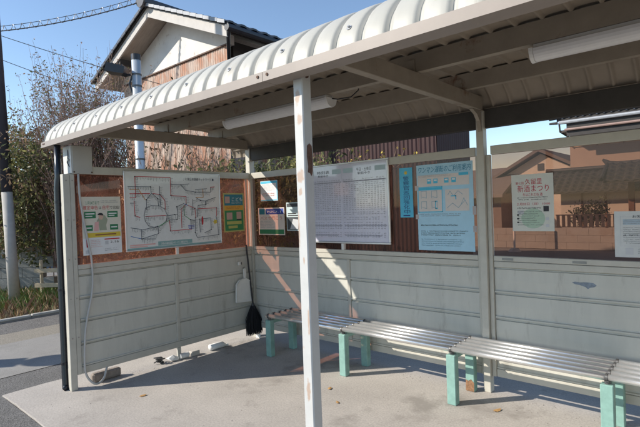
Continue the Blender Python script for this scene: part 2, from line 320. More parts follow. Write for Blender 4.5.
while x < RX1:
    if k % 3 == 1:
        disc("roof_screw", (x, sc.x, sc.y), (0, -.85, .52), .013, SCR, roof, .002, 12); disc("roof_screw", (x, sc.x-.002, sc.y+.0026), (0, -.85, .52), .006, SCR, roof, .007, 6)
    x += P; k += 1
et = G(); et.tube([(RX0, q.x, q.y) for q in prof(.012)], .009, 5); et.build("roof_edge_trim", SHEET, SH)
for yy in (-1.70, -1.04, -.364):
    g = G(); y0 = yy
    g.prism([(y0, 2.321), (y0+.05, 2.321), (y0+.05, 2.327), (y0+.006, 2.327), (y0+.006, 2.426), (y0+.05, 2.426), (y0+.05, 2.4355), (y0, 2.4355)], 0, RX0+.06, RX1-.06); g.build("purlin", BEAM, SH)
for xx in (-.06, 2.782, XR + .0): box("cross_beam", xx, xx + .055, -2.018 if xx < 0 else -1.953, -.014 if xx < 0 else -.042, 2.212, 2.319, BEAM, SH)
for xx in (2.782, ):
    g = G(); g.prism([(-.045, 2.215), (-.2, 2.209), (-.12, 2.18), (-.07, 2.13), (-.045, 2.05)], 0, xx+.012, xx+.04); g.build("knee_bracket", BEAM, SH)
    g = G(); g.box(xx-.005, xx+.06, -.075, -.042, 2.205, 2.211); g.build("knee_bracket", BEAM, SH)
for yy in (-1.7, -1.04, -.364):
    for xx in (-.05, 2.79):
        g = G(); g.box(xx-.03, xx+.03, yy-.045, yy-.001, 2.3205, 2.3265).box(xx-.03, xx+.03, yy-.007, yy-.001, 2.3265, 2.40); g.build("purlin_cleat", BEAM, SH)
# small marks on the sill and siding
for a, b in ((2.935, 3.02), (3.43, 3.52)): box("tape_strip", a, b, -.0016, -.0004, 1.045, 1.062, mat("grey_tape", (.27, .27, .25), .6), SH, 0)
SMEAR = mat("paint_smear", (.22, .26, .31), .7, var=.25, scale=60)
patch([(u, .0128, v) for u, v in [(3.42, .908), (3.44, .915), (3.47, .912), (3.51, .916), (3.555, .913), (3.575, .897), (3.56, .885), (3.535, .88), (3.52, .868), (3.505, .882), (3.47, .893), (3.44, .897)]], (0, -1, 0), "paint_smear", SMEAR, SH, .001)

# ------------------------------------------------------------------ printed sheets
class Board:
    def __init__(s, wall, a0, z0, d):
        s.wall = wall; s.a0 = a0; s.z0 = z0; s.d = d
    def P(s, u, v, h): return (s.a0+u, -s.d-h, s.z0+v) if s.wall == 'b' else (s.d+h, s.a0+u, s.z0+v)
    def slab(s, name, u0, v0, u1, v1, h0, h1, m, parent=None, bev=0):
        p, q = s.P(u0, v0, h0), s.P(u1, v1, h1)
        return box(name, min(p[0], q[0]), max(p[0], q[0]), min(p[1], q[1]), max(p[1], q[1]), p[2], q[2], m, parent, bev)
    def rects(s, name, rs, h, m, parent):
        if 1 < len(rs) <= 6:
            for q in rs: o_ = s.rects(name, [q], h, m, parent)
            return o_
        g = G()
        for u0, v0, u1, v1 in rs: g.add([s.P(u0, v0, h), s.P(u1, v0, h), s.P(u1, v1, h), s.P(u0, v1, h)], [(0, 1, 2, 3)])
        o_ = g.build(name, m, parent)
        if len(rs) > 1: o_["kind"] = "stuff"
        return o_
    def poly(s, name, pts, h, m, parent):
        g = G(); g.add([s.P(u, v, h) for u, v in pts], [tuple(range(len(pts)))]); return g.build(name, m, parent)
    def lines(s, name, pls, w, h, m, parent):
        if 1 < len(pls) <= 40:
            for k, q in enumerate(pls): o_ = s.lines(name, [q], w, h + .00002*k, m, parent)
            return o_
        g = G()
        for pl in pls:
            for (a, b), (c, d) in zip(pl, pl[1:]):
                t = Vector((c-a, d-b)); t = t.normalized() if t.length else t; n = Vector((-t.y, t.x))*w/2; t = t*w/2
                g.add([s.P(a-n.x-t.x, b-n.y-t.y, h), s.P(c-n.x+t.x, d-n.y+t.y, h), s.P(c+n.x+t.x, d+n.y+t.y, h), s.P(a+n.x-t.x, b+n.y-t.y, h)], [(0, 1, 2, 3)])
        o_ = g.build(name, m, parent)
        if len(pls) > 1: o_["kind"] = "stuff"
        return o_
    def text(s, txt, u, v, size, h, m, parent, align='LEFT', shear=0.0, bold=0.0, width=None, name="lettering"):
        c = bpy.data.curves.new("t", 'FONT'); c.body = txt; c.size = size; c.align_x = align; c.shear = shear; c.offset = bold; c.fill_mode = 'FRONT'; c.resolution_u = 2
        t = bpy.data.objects.new("t", c); COL.objects.link(t); dg = bpy.context.evaluated_depsgraph_get(); me = t.evaluated_get(dg).to_mesh()
        vs = [(x.co.x, x.co.y) for x in me.vertices]; fs = [tuple(p.vertices) for p in me.polygons]
        k = 1.0
        if width and vs:
            lo = min(a for a, b in vs); hi = max(a for a, b in vs); k = width/max(hi-lo, 1e-5)
        out = [s.P(u + a*k, v + b, h) for a, b in vs]
        COL.objects.unlink(t); bpy.data.objects.remove(t)
        if out: return put(name, out, fs, m, parent)
def ink(n, c): return flat("ink_"+n, c, .6)
INK = ink("black", (.03, .03, .035)); RED = ink("red", (.55, .03, .04)); NAVY = ink("navy", (.02, .05, .2)); CYAN = ink("cyan", (.08, .50, .72)); TEAL = ink("teal", (.05, .42, .40))
GREEN = ink("green", (.03, .20, .09)); YEL = ink("yellow", (.70, .52, .06)); GREY = ink("grey", (.33, .34, .36)); LGREY = ink("light_grey", (.55, .56, .58)); PINK = ink("pink", (.75, .42, .40)); ORNG = ink("orange", (.72, .36, .05)); WHITE = ink("white", (.78, .78, .76))
CREAM = flat("cream_paper", (.72, .68, .58)); PAPER = flat("white_paper", (.76, .77, .78)); BLUEP = flat("pale_blue_paper", (.42, .66, .80)); SKYP = flat("cyan_paper", (.10, .50, .72))
def glyph(rs, u, v, c):
    """small stroke cluster the size of one printed character"""
    w_ = c*.17
    for k in range(random.choice((2, 3))): q = v + c*R(.02, .85); rs.append((u, q, u + c*R(.5, .85), q + w_))
    for k in range(random.choice((1, 2))): q = u + c*R(0, .65); rs.append((q, v + c*R(0, .3), q + w_, v + c*R(.65, 1)))
def rows(b, name, u0, u1, v0, v1, n, m, par, h, fill=.45, jag=.25):
    rs = []; d = (v1-v0)/n; c = d*max(fill, .55)
    for i in range(n):
        u = u0; e = u1 - (u1-u0)*R(0, jag)
        while u < e:
            if random.random() > .08: glyph(rs, u, v1-d*i-c, c)
            u += c*1.02
    return b.rects(name, rs, h, m, par)

# 1 poster on the left end of the left wall
b = Board('l', -1.933, 1.152, .001); w, h = .35, .517
p = b.slab("poster", 0, 0, w, h, -.0005, .001, CREAM); tag(p, "cream poster with red headline and green boxes at the far left of the end wall", "poster")
b.rects("white_panel", [(0.002, .002, w-.002, .15)], .0016, PAPER, p)
b.text("１月24日まで", .03, .45, .034, .002, GREEN, p, width=.12); rows(b, "small_print", .17, .33, .455, .485, 2, GREY, p, .002)
b.text("確定申告", .01, .405, .04, .002, RED, p, width=.13); b.text("は", .148, .407, .03, .002, INK, p, width=.022)
b.text("自宅", .178, .405, .04, .002, RED, p, width=.062); b.text("で完結!", .246, .407, .032, .002, INK, p, width=.092)
b.rects("green_box", [(.02, .325, .12, .385), (.225, .33, .32, .385), (.02, .215, .09, .265), (.245, .215, .32, .265)], .002, GREEN, p)
b.rects("box_caption", [(.03, .36, .11, .37), (.03, .34, .09, .348), (.235, .36, .31, .37), (.235, .342, .29, .35), (.03, .235, .08, .246), (.255, .235, .31, .246)], .0025, WHITE, p)
b.poly("figure_print", [(.15, .215), (.145, .26), (.125, .30), (.16, .345), (.20, .35), (.225, .31), (.21, .26), (.215, .215)], .0022, ink("khaki", (.35, .38, .28)), p)
b.poly("figure_print", [(.165+.022*math.cos(t*.6), .335+.026*math.sin(t*.6)) for t in range(10)], .0026, ink("skin_tone", (.62, .42, .32)), p)
b.poly("figure_print", [(.162+.026*math.cos(t*.55-.2), .352+.02*math.sin(t*.55-.2)) for t in range(7)], .003, INK, p)
b.poly("figure_print", [(.10, .21), (.11, .29), (.145, .295), (.14, .21)], .0024, PINK, p)
b.rects("yellow_band", [(.03, .155, w-.01, .195)], .002, YEL, p); b.rects("band_caption", [(.11, .17, .30, .182)], .0025, ink("brown", (.3, .14, .04)), p)
b.rects("red_print", [(.03, .07, .05, .14), (.19, .128, .33, .138)], .002, RED, p)
rows(b, "red_small_print", .07, .17, .06, .135, 5, PINK, p, .002); b.text("2.16", .24, .095, .03, .002, INK, p, width=.08); rows(b, "small_print", .19, .33, .02, .05, 2, GREY, p, .002)
b.rects("grey_square", [(.195, .085, .225, .118), (.02, .015, .05, .045)], .002, LGREY, p)
# 2 railway map in an aluminium frame
b = Board('l', -1.55, 1.148, .003); w, h = 1.10, .765
t = thing("route_map_board", (0.01, -1.0, 1.15), "large white railway route map in a silver frame on the end wall", "map board")
b.slab("board_sheet", .012, .012, w-.012, h-.012, 0, .008, flat("map_sheet", (.74, .75, .74), .2, coat=.4), t)
for nm, q in (("frame_bar", (0, 0, w, .014)), ("frame_bar", (0, h-.014, w, h)), ("frame_bar", (0, .0145, .014, h-.0145)), ("frame_bar", (w-.014, .0145, w, h-.0145))): b.slab(nm, *q, -.001, .016, ALU, t, .004)
def mp(pts): return [((x-38)/455*w, (1-(y-30)/(362 if x > 250 else 366))*h*.97+.01) for x, y in pts]
red = [[(85,150),(85,50),(240,50),(240,140),(313,145),(312,182),(287,208),(287,302)], [(62,150),(85,150)], [(62,131),(145,130)], [(160,130),(190,135),(212,165),(212,208)], [(125,240),(212,238)], [(230,262),(232,316),(335,311)], [(78,165),(80,235),(100,243)], [(440,96),(462,94)], [(370,208),(470,206),(468,250)], [(322,190),(355,205),(358,255)]]
blk = [[(55,98),(150,98),(152,128)], [(152,130),(130,160),(130,205)], [(155,130),(180,155),(182,190)], [(62,175),(78,175)], [(105,300),(60,290)], [(105,303),(175,290),(178,325),(105,345)], [(104,305),(104,345),(165,350)], [(215,255),(265,258),(270,230),(266,195),(300,180)], [(240,85),(290,86),(310,112),(360,122),(440,122),(440,98)], [(290,86),(330,80)], [(360,108),(420,104)], [(362,150),(385,165),(412,168),(412,188),(372,190),(366,250)], [(412,168),(465,150)], [(355,250),(352,330),(362,356),(476,350),(472,285),(465,250)], [(378,330),(376,262),(435,258),(437,320),(400,335)], [(355,268),(330,262),(335,311)], [(190,95),(190,190)], [(215,240),(255,234),(268,232)]]
gry = [[(125,200),(150,188),(185,190),(208,205),(220,235),(216,262),(195,285),(165,295),(135,285),(122,262),(118,235),(125,200)], [(300,190),(302,240)], [(345,160),(338,240)]]
b.lines("red_route", [mp(q) for q in red], .0062, .0092, RED, t); b.lines("black_route", [mp(q) for q in blk], .005, .0095, ink("slate", (.07, .09, .13)), t); b.lines("grey_route", [mp(q) for q in gry], .008, .009, GREY, t)
tk = []
for pl in [mp(q) for q in red+blk+gry]:
    for (a, c), (d, e) in zip(pl, pl[1:]):
        L = math.hypot(d-a, e-c); k = .010
        while k < L - .006:
            u, vv = a+(d-a)*k/L, c+(e-c)*k/L
            for q in range(random.choice((2, 3, 3, 4))):
                if abs(d-a) > abs(e-c): glyph(tk, u-.004, vv-.014-q*.0095, .0085)
                else: glyph(tk, u+.006+q*.0095, vv-.004, .0085)
            k += .0165
b.rects("station_name", tk, .0097, ink("print_grey", (.20, .21, .23)), t)
for pl_, cc in (([[(300,190),(302,240),(330,262)], [(180,290),(230,262)]], ink("line_green", (.10, .35, .15))), ([[(62,110),(100,112),(125,160)], [(400,105),(400,150),(362,150)]], ink("line_orange", (.65, .30, .05))), ([[(104,345),(60,330)], [(320,190),(300,180)]], ink("line_blue", (.08, .20, .50)))):
    b.lines("coloured_route", [mp(q) for q in pl_], .006, .0093, cc, t)
b.rects("station_mark", [(u-.006, vv-.005, u+.006, vv+.005) for pl in [mp(q) for q in blk+red] for u, vv in pl[1:-1:2]], .0102, INK, t)
b.text("ＪＲ東日本路線ネットワーク ■", .63, .685, .034, .0095, ink("slate", (0, 0, 0)), t, width=.38)
b.rects("footer_band", [(.012, .014, w-.015, .03), (.33, .034, .72, .075)], .0088, ink("dull_teal", (.25, .42, .42)), t); b.text("路線図のご案内", .36, .043, .024, .0096, WHITE, t, width=.3)
b.rects("footer_note", [(.04, .05, .30, .062), (.04, .035, .22, .044)], .0096, PINK, t)
b.poly("red_pin", [(.855+.012*math.cos(a*.8), .26+.05*math.sin(a*.8)) for a in range(8)], .0104, RED, t); b.poly("yellow_star", [(1.02+.03*(1 if a % 2 else .6)*math.cos(a*.63), .24+.03*(1 if a % 2 else .6)*math.sin(a*.63)) for a in range(10)], .0104, YEL, t)
b.lines("blue_note", [[(.68, .20), (.75, .20)], [(.68, .215), (.75, .215)], [(.69, .185), (.75, .185)]], .006, .0096, ink("blue", (.1, .12, .5)), t)
g = G(); g.box(.001, .014, -1.025, -.995, 1.077, 1.146); g.build("hanger_clip", WHITEP, t)
# 3 small green and blue poster
b = Board('l', -.405, 1.262, .001); w, h = .292, .438
p = b.slab("poster", 0, 0, w, h, -.0005, .001, flat("lime_paper", (.50, .45, .16))); tag(p, "small poster with blue top, orange band and green lower half beside the corner post", "poster")
b.rects("blue_field", [(.015, .30, w-.015, h-.015)], .0016, ink("deep_teal", (.03, .20, .26)), p); b.rects("orange_band", [(.015, .245, w-.015, .298)], .0016, ORNG, p); b.rects("green_field", [(.015, .015, w-.015, .243)], .0016, ink("bright_green", (.05, .24, .09)), p)
b.text("こども", .11, .35, .05, .002, WHITE, p, width=.15); rows(b, "small_print", .11, .26, .315, .34, 2, WHITE, p, .002); b.rects("photo", [(.025, .325, .09, .40), (.04, .14, .12, .22), (.18, .145, .25, .225)], .002, ink("pinkish", (.55, .36, .30)), p)
b.rects("caption", [(.04, .085, .25, .12), (.06, .04, .19, .07)], .002, ink("lime", (.5, .48, .14)), p); b.rects("photo_edge", [(.18, .13, .25, .143)], .0022, INK, p); rows(b, "small_print", .04, .26, .255, .285, 2, ink("brown", (0, 0, 0)), p, .002)
# 4 white sheet
b = Board('b', .155, 1.598, -.0185); w, h = .285, .23
p = b.slab("poster", 0, 0, w, h, -.0005, .001, PAPER); tag(p, "small white sheet with cyan border high beside the corner, cut by a sunbeam", "notice")
b.rects("cyan_border", [(.004, h-.03, w-.004, h-.004), (w-.016, .004, w-.004, h-.032), (.004, .004, w-.018, .014)], .0016, CYAN, p); rows(b, "small_print", .03, .25, .11, .19, 6, LGREY, p, .0016); rows(b, "red_small_print", .03, .23, .045, .09, 2, RED, p, .0016, .6)
# 5
b = Board('b', .103, 1.21, -.0185); w, h = .432, .31
p = b.slab("poster", 0, 0, w, h, -.0005, .001, flat("peach_paper", (.72, .62, .56))); tag(p, "wide poster with blue header and green footer near the corner", "poster")
b.rects("blue_header", [(.13, h-.075, w-.012, h-.012)], .0016, ink("royal", (.04, .08, .34)), p); b.rects("green_footer", [(.012, .012, w-.012, .062)], .0016, GREEN, p); b.rects("teal_mark", [(.015, h-.075, .11, h-.012)], .0016, ink("deep_teal", (0, 0, 0)), p)
b.text("バスで行こう", .03, .175, .045, .002, ink("rust_red", (.5, .09, .05)), p, width=.36); rows(b, "small_print", .03, .27, .075, .16, 5, GREY, p, .002); b.text("NO.1", .15, h-.058, .034, .002, WHITE, p, width=.22)
# 6
b = Board('b', .57, 1.26, -.0185); w, h = .21, .31
p = b.slab("poster", 0, 0, w, h, -.0005, .001, flat("pale_teal_paper", (.55, .66, .68))); tag(p, "narrow poster with a dark photo half, partly hidden by the white front post", "poster")
b.rects("dark_photo", [(.008, .01, w-.008, .15)], .0016, ink("charcoal", (.06, .07, .08)), p); b.poly("bright_shape", [(.05, .02), (.10, .13), (.18, .12), (.17, .02)], .002, LGREY, p); b.rects("dark_header", [(.008, h-.05, w-.008, h-.012)], .0016, ink("charcoal", (0, 0, 0)), p); b.rects("caption", [(.02, .16, .19, .172), (.02, .182, .15, .192)], .0016, INK, p)
# 7 timetable board
b = Board('b', .875, 1.14, .002); w, h = 1.06, .795
t = thing("timetable_board", (1.4, -.01, 1.14), "white framed bus timetable board with two dense sheets under a clear cover", "timetable")
b.slab("board_sheet", .014, .014, w-.014, h-.014, 0, .008, flat("timetable_backing", (.62, .62, .72), .12, coat=1.0), t)
for q in ((0, 0, w, .018), (0, h-.018, w, h), (0, .0185, .018, h-.0185), (w-.018, .0185, w, h-.0185)): b.slab("frame_bar", *q, -.001, .018, ALU, t, .005)
ts = flat("timetable_sheet", (.63, .63, .74), .15, coat=1.0)
for s0, s1 in ((.025, .512), (.522, w-.025)):
    sh_ = b.slab("printed_sheet", s0, .025, s1, h-.03, .0082, .0088, ts, t)
    d = s1-s0
    b.rects("column_rule", [(s0+d*k/16, .05, s0+d*k/16+.0015, .62) for k in range(1, 16)], .0092, LGREY, sh_)
    rs = []; bands = [(.66, .012, .8), (.64, .008, 1)]
    v_ = .625
    for blk_, n_ in ((.62, 3), (.565, 14), (.30, 2), (.25, 2), (.20, 4), (.10, 3)):
        for k in range(n_):
            y0 = blk_ - k*.0185
            for c in range(15):
                if random.random() < .9: glyph(rs, s0+d*(c+.14)/15.5, y0, .0105); glyph(rs, s0+d*(c+.5)/15.5, y0, .0105)
    b.rects("time_figures", rs, .0094, ink("figure_grey", (.25, .25, .30)), sh_)
    b.rects("row_band", [(s0+.01, .17, s1-.01, .183), (s0+.01, .073, s1-.07, .086), (s0+.01, .60, s1-.01, .612)], .0091, ink("lilac_grey", (.40, .40, .47)), sh_)
    b.text("時刻表" if s0 < .1 else "平日・土休日", s0+d*.33, .70, .036, .0094, INK, sh_, width=d*.34); b.text("駅前ゆき", s0+d*.36, .668, .026, .0094, INK, sh_, width=d*.28)
    b.rects("header_reflection", [(s0+.01, .69, s0+d*.25, .735), (s1-d*.25, .69, s1-.01, .735)], .0091, ink("pale_blue", (.45, .58, .62)), sh_)  # pale-blue bands paint the sky reflected in the glossy cover
g = G(); g.box(1.355, 1.385, -.012, .018, 1.077, 1.138); g.build("hanger_clip", WHITEP, t)
# 8 blue banner
b = Board('b', 2.028, 1.386, -.0185); w, h = .132, .442
p = b.slab("banner_sheet", 0, 0, w, h, -.0005, .001, SKYP); tag(p, "narrow cyan vertical banner with dark characters between timetable and pale blue notice", "banner")
for i, ch in enumerate("警察官巡回強化中"): b.text(ch, .034, h-.112-.042*i, .042, .0018, NAVY, p, width=.06)
b.poly("yellow_crest", [(.066+.02*(1 if a % 2 else .6)*math.cos(a*.63), h-.045+.02*(1 if a % 2 else .6)*math.sin(a*.63)) for a in range(10)], .0018, YEL, p); b.rects("small_print", [(.03, .012, .10, .022)], .0018, NAVY, p)
# 9 driver-only bus notice
b = Board('b', 2.203, 1.10, -.0185); w, h = .512, .738
p = b.slab("poster", 0, 0, w, h, -.0005, .001, BLUEP); tag(p, "large pale blue riding guide notice with bold blue title left of the middle back post", "notice")
b.text("ワンマン運転のご利用案内", .01, h-.068, .06, .002, ink("title_blue", (.02, .22, .38)), p, width=.48, shear=.25)
PEACH = ink("pale_peach", (.70, .64, .60)); PALE = ink("ice", (.58, .72, .80))
b.rects("pale_panel", [(.01, h-.19, .48, h-.09)], .0016, PEACH, p); b.rects("panel", [(.015, .335, .235, .515), (.265, .335, .475, .515)], .0016, PEACH, p); b.rects("blue_bar", [(.015, .518, .235, .54)], .0016, CYAN, p)
b.lines("panel_outline", [[(.012, .33), (.238, .33), (.238, .545), (.012, .545), (.012, .33)]], .006, .0018, CYAN, p)
b.rects("bus_icon", [(.10, h-.165, .14, h-.125), (.16, h-.165, .20, h-.125), (.26, h-.165, .30, h-.125), (.325, h-.165, .365, h-.125)], .002, CYAN, p); b.rects("bus_window", [(.107, h-.145, .133, h-.132), (.167, h-.145, .193, h-.132), (.267, h-.145, .293, h-.132), (.332, h-.145, .358, h-.132)], .0024, WHITE, p)
b.rects("blue_tag", [(.39, h-.112, .475, h-.088)], .002, CYAN, p); rows(b, "small_print", .02, .33, h-.112, h-.09, 2, GREY, p, .002)
b.lines("drawing", [[(.04+.1*i, .36+.09*j), (.04+.1*i, .42+.09*j), (.09+.1*i, .42+.09*j), (.09+.1*i, .36+.09*j), (.05+.1*i, .37+.09*j)] for i in (0, 1) for j in (0, 1)] + [[(.29, .47), (.31, .50), (.34, .46), (.38, .50), (.42, .47)], [(.28, .36), (.33, .40), (.38, .36), (.44, .42)], [(.40, .38), (.43, .44), (.46, .38)]], .0035, .002, ink("steel_blue", (.22, .38, .48)), p)
b.lines("drawing", [[(.19, .36), (.175, .36), (.175, .42), (.19, .42)], [(.32, .46), (.36, .46), (.36, .435)]], .009, .0021, CYAN, p)
rows(b, "small_print", .02, .47, .285, .315, 2, GREY, p, .002); rows(b, "bold_print", .03, .40, .205, .222, 1, INK, p, .002, .7); rows(b, "small_print", .03, .47, .12, .17, 3, INK, p, .002, .4); rows(b, "small_print", .03, .47, .03, .10, 4, ink("steel_blue", (0, 0, 0)), p, .002, .35)
TAPE = flat("clear_tape", (.42, .36, .36), .25)
b.rects("tape", [(-.02, .52, .015, .56), (w-.01, .30, w+.02, .37), (w-.01, .16, w+.02, .21), (-.02, .27, .01, .31)], .0019, TAPE, p)
# 10 sake festival poster
b = Board('b', 3.018, 1.27, -.0185); w, h = .297, .425
p = b.slab("poster", 0, 0, w, h, -.0005, .001, flat("ivory_paper", (.64, .64, .58))); tag(p, "ivory festival poster with red brush lettering on the right hand window", "poster")
BR = ink("brush_red", (.50, .02, .05))
b.text("第七回", .03, .352, .022, .002, BR, p, width=.058); b.text("久留里", .098, .352, .046, .002, BR, p, width=.12); b.text("新酒まつり", .042, .297, .056, .002, BR, p, width=.222); b.text("冬はこれだね 酒", .08, .263, .025, .002, BR, p, width=.14)
rows(b, "small_print", .04, .26, .225, .255, 2, INK, p, .002, .4, .05); b.text("２月22日（日） 10:00", .03, .195, .022, .002, BR, p, width=.235)
b.poly("mint_disc", [(.15+.085*math.cos(a*.3), .095+.075*math.sin(a*.3)) for a in range(21)], .0016, ink("mint", (.42, .55, .43)), p)
rows(b, "bold_print", .04, .22, .165, .178, 1, INK, p, .002, .8, .0); rows(b, "small_print", .04, .22, .035, .15, 7, ink("olive_grey", (.30, .34, .30)), p, .002, .35, .4)
b.rects("bullet", [(.035, .06+.028*k, .048, .071+.028*k) for k in range(3)] + [(.225, .145, .262, .185)], .002, INK, p); b.rects("grey_square", [(.04, .125, .085, .155), (.24, .08, .262, .103), (.24, .03, .262, .053)], .002, LGREY, p)
# 11 white notice at right edge
b = Board('b', 3.688, 1.10, -.0185); w, h = .30, .305
p = b.slab("poster", 0, 0, w, h, -.0005, .001, flat("white_notice_paper", (.62, .63, .62))); tag(p, "white typed notice sheet at the right edge of the right hand window", "notice")
b.text("お知らせ", .10, .262, .02, .002, INK, p, width=.11); b.rects("blue_field", [(.05, .215, .28, .252)], .0016, ink("ice2", (.42, .52, .60)), p); rows(b, "small_print", .05, .28, .215, .25, 3, GREY, p, .002); rows(b, "small_print", .05, .28, .085, .2, 9, GREY, p, .002, .4); rows(b, "bold_print", .05, .28, .14, .152, 1, INK, p, .002, .7)
b.lines("text_frame", [[(.035, .075), (.035, .27), (.29, .27), (.29, .075), (.035, .075)]], .002, .002, LGREY, p); b.rects("grey_square", [(.06, .018, .105, .062)], .002, LGREY, p); rows(b, "small_print", .13, .27, .02, .06, 3, GREY, p, .002)

# ------------------------------------------------------------------ bench
BN = thing("bench", (2.7, -.25, 0), "long bench of steel tubes on mint green legs along the back wall", "bench")
LX = [.69, 1.655, 2.69, 3.70, 4.71]
for i, lx in enumerate(LX):
    for yy, nm in ((-.40, 0), (-.075, 1)):
        lg = box("leg", lx-.036, lx+.036, yy-.03, yy+.03, 0.0, .372, MINT, BN, .005)
        if nm == 1: 
            g = G()
            if i == 2: patch([(u, yy-.03, v) for u, v in [(lx-.034, .004), (lx+.034, .004), (lx+.034, .075), (lx+.01, .10), (lx-.01, .085), (lx-.034, .09)]], (0, -1, 0), "rust_patch", mat("leg_rust", (.24, .13, .07), .9, var=.5, scale=60), lg)
        if False: patch([(lx + u, yy-.03, v) for u, v in [(-.012, .3), (.012, .31), (.016, .335), (-.006, .345)]], (0, -1, 0), "rust_patch", mat("leg_chip", (.14, .22, .18), .7), lg, .0008)
    box("cross_bar", lx-.02, lx+.02, -.369, -.106, .335, .371, MINT, BN, .004)
    for yy in (-.40, -.075): g = G(); g.tube([(lx, yy, .3725), (lx, yy, .395)], .016, 10); g.build("spacer", DARKST, BN)
    g = G(); g.box(lx-.012, lx+.012, -.43, -.055, .392, .398); g.build("tube_bracket", DARKST, BN)
for k in range(5):
    yy = -.413 + k*.085
    for a, c in zip(LX, LX[1:]):
        g = G(); e0 = .03 if a == LX[0] else 0
        g.tube([(a - e0 + .004, yy, .416), (c - .004, yy, .416)], .0195, 16)
        tb = g.build("seat_tube", STEEL, BN, smooth=True)
    for lx in LX:
        g = G(); g.tube([(lx-.006, yy, .416), (lx+.006, yy, .416)], .0225, 14); g.build("tube_collar", DARKST, BN)

# ------------------------------------------------------------------ lamps under the roof
for x0, lab in ((.88, "white fluorescent lamp under the roof, left of the front post top"), (3.50, "white fluorescent lamp under the roof at the upper right")):
    t = thing("fluorescent_lamp", (x0+.6, -.99, 2.25), lab, "lamp", "lamps under the roof")
    g = G(); g.box(x0+.02, x0+1.20, -1.03, -.95, 2.298, 2.3195); g.build("lamp_body", WHITEP, t)
    g = G(); g.prism([(-.99 + .056*math.cos(math.pi*k/12), 2.297 - .062*math.sin(math.pi*k/12)) for k in range(13)], 0, x0+.021, x0+1.199); g.build("diffuser", flat("opal_diffuser", (.72, .71, .70), .3), t)
    for xx in (x0, x0+1.2): g = G(); g.prism([(-.99 + .060*math.cos(math.pi*k/12), 2.30 - .068*math.sin(math.pi*k/12)) for k in range(13)], 0, xx, xx+.02); g.build("end_cap", WHITEP, t)
    g = G(); g.tube([(x0+1.2, -.99, 2.30), (x0+1.26, -.97, 2.285), (x0+1.33, -.9, 2.30), (x0+1.36, -.85, 2.35), (x0+1.37, -.84, 2.425)], .004, 6); g.build("lamp_wire", BLACK, t)

# ------------------------------------------------------------------ switch box, conduit, cable
t = thing("switch_box", (-.08, -1.91, 1.868), "grey metal switch box on top of the front left post", "switch box")
BOXM = mat("box_paint", (.46, .445, .41), .5, var=.06)
box("box_body", -.165, .012, -2.0, -1.825, 1.868, 2.118, BOXM, t, .006)
box("box_door", -.160, .007, -2.006, -2.001, 1.875, 2.112, mat("box_front", (.62, .62, .60), .5, var=.1), t, .002)
disc("door_knob", (-.03, -2.006, 1.99), (0, -1, 0), .012, BOLT, t, .012); disc("box_screw", (.012, -1.835, 1.885), (1, 0, 0), .007, BOLTR, t, .003); disc("box_screw", (.012, -1.985, 1.885), (1, 0, 0), .007, BOLTR, t, .003)
g = G(); g.tube([(-.05, -2.0065, 2.08), (-.04, -2.012, 2.02), (-.06, -2.012, 1.97), (-.03, -2.0065, 1.93)], .004, 6); g.build("loose_wire", BLACK, t)
t = thing("conduit", (-.09, -2.09, 0), "dark blue-black drain pipe running down the outside of the front left post", "pipe")
PIPE = mat("dark_pipe", (.010, .014, .022), .25, var=.2)
g = G(); g.tube([(-.095, -2.075, 2.14), (-.095, -2.075, 1.85), (-.102, -2.085, 1.75), (-.102, -2.085, .05), (-.09, -2.09, .02), (-.07, -2.09, .022)], .027, 14); g.build("pipe", PIPE, t, smooth=True)
for zz in (1.62, .86, .22):
    g = G(); g.tube([(-.102, -2.085, zz), (-.102, -2.085, zz+.02)], .031, 14); g.box(-.08, -.0605, -2.075, -2.055, zz, zz+.02); g.build("pipe_clip", BLACK, t)
t = thing("hanging_cable", (.03, -1.9, 0), "pale grey cable hanging from the switch box down the end wall", "cable")
def bez(pts, n=8):
    pts = [Vector(p) for p in pts]; pts = [pts[0]*2-pts[1]] + pts + [pts[-1]*2-pts[-2]]; out = []
    for i in range(1, len(pts)-2):
        a, b_, c, d = pts[i-1:i+3]
        for k in range(n):
            s_ = k/n; out.append(.5*((2*b_)+(c-a)*s_+(2*a-5*b_+4*c-d)*s_*s_+(3*b_-a-3*c+d)*s_**3))
    return out + [pts[-2]]
g = G(); g.tube(bez([(.008, -1.95, 1.868), (.022, -1.955, 1.78), (.022, -1.945, 1.6), (.02, -1.90, 1.3), (.022, -1.872, 1.1), (.02, -1.875, .85), (.02, -1.94, .55), (.025, -1.965, .30), (.03, -1.96, .12), (.06, -1.90, .03), (.04, -1.82, .045), (0.0, -1.77, .12), (-.05, -1.73, .16)]), .0095, 8); g.build("cable", flat("cable_grey", (.50, .48, .45)), t, smooth=True)

# ------------------------------------------------------------------ dustpan, broom, litter
t = thing("dustpan", (.02, -.20, .46), "off-white plastic dustpan hung on the end wall near the corner", "dustpan")
PAN = flat("pan_plastic", (.80, .78, .73), .4)
g = G(); outl = [(-.30, .46), (-.075, .44), (-.07, .62), (-.10, .69), (-.16, .725), (-.24, .71), (-.29, .66)]
n = len(outl); g.add([(.018, a, b_) for a, b_ in outl] + [(.045, a, b_) for a, b_ in outl] + [(.038, -.187+(a+.187)*.88, .59+(b_-.59)*.9) for a, b_ in outl], [tuple(range(n))[::-1]] + [(i, (i+1) % n, (i+1) % n+n, i+n) for i in range(n)] + [(i+n, (i+1) % n+n, (i+1) % n+2*n, i+2*n) for i in range(n)] + [tuple(range(2*n, 3*n))]); g.build("pan", PAN, t)
g = G(); g.prism([(-.172, .715), (-.15, .715), (-.145, .80), (-.15, .83), (-.172, .83), (-.177, .80)], 0, .02, .038); g.build("handle", PAN, t)
g = G(); g.tube([(-.002, -.161, .835), (.02, -.161, .838), (.03, -.161, .85)], .005, 6); g.build("hook", BOLT, t)
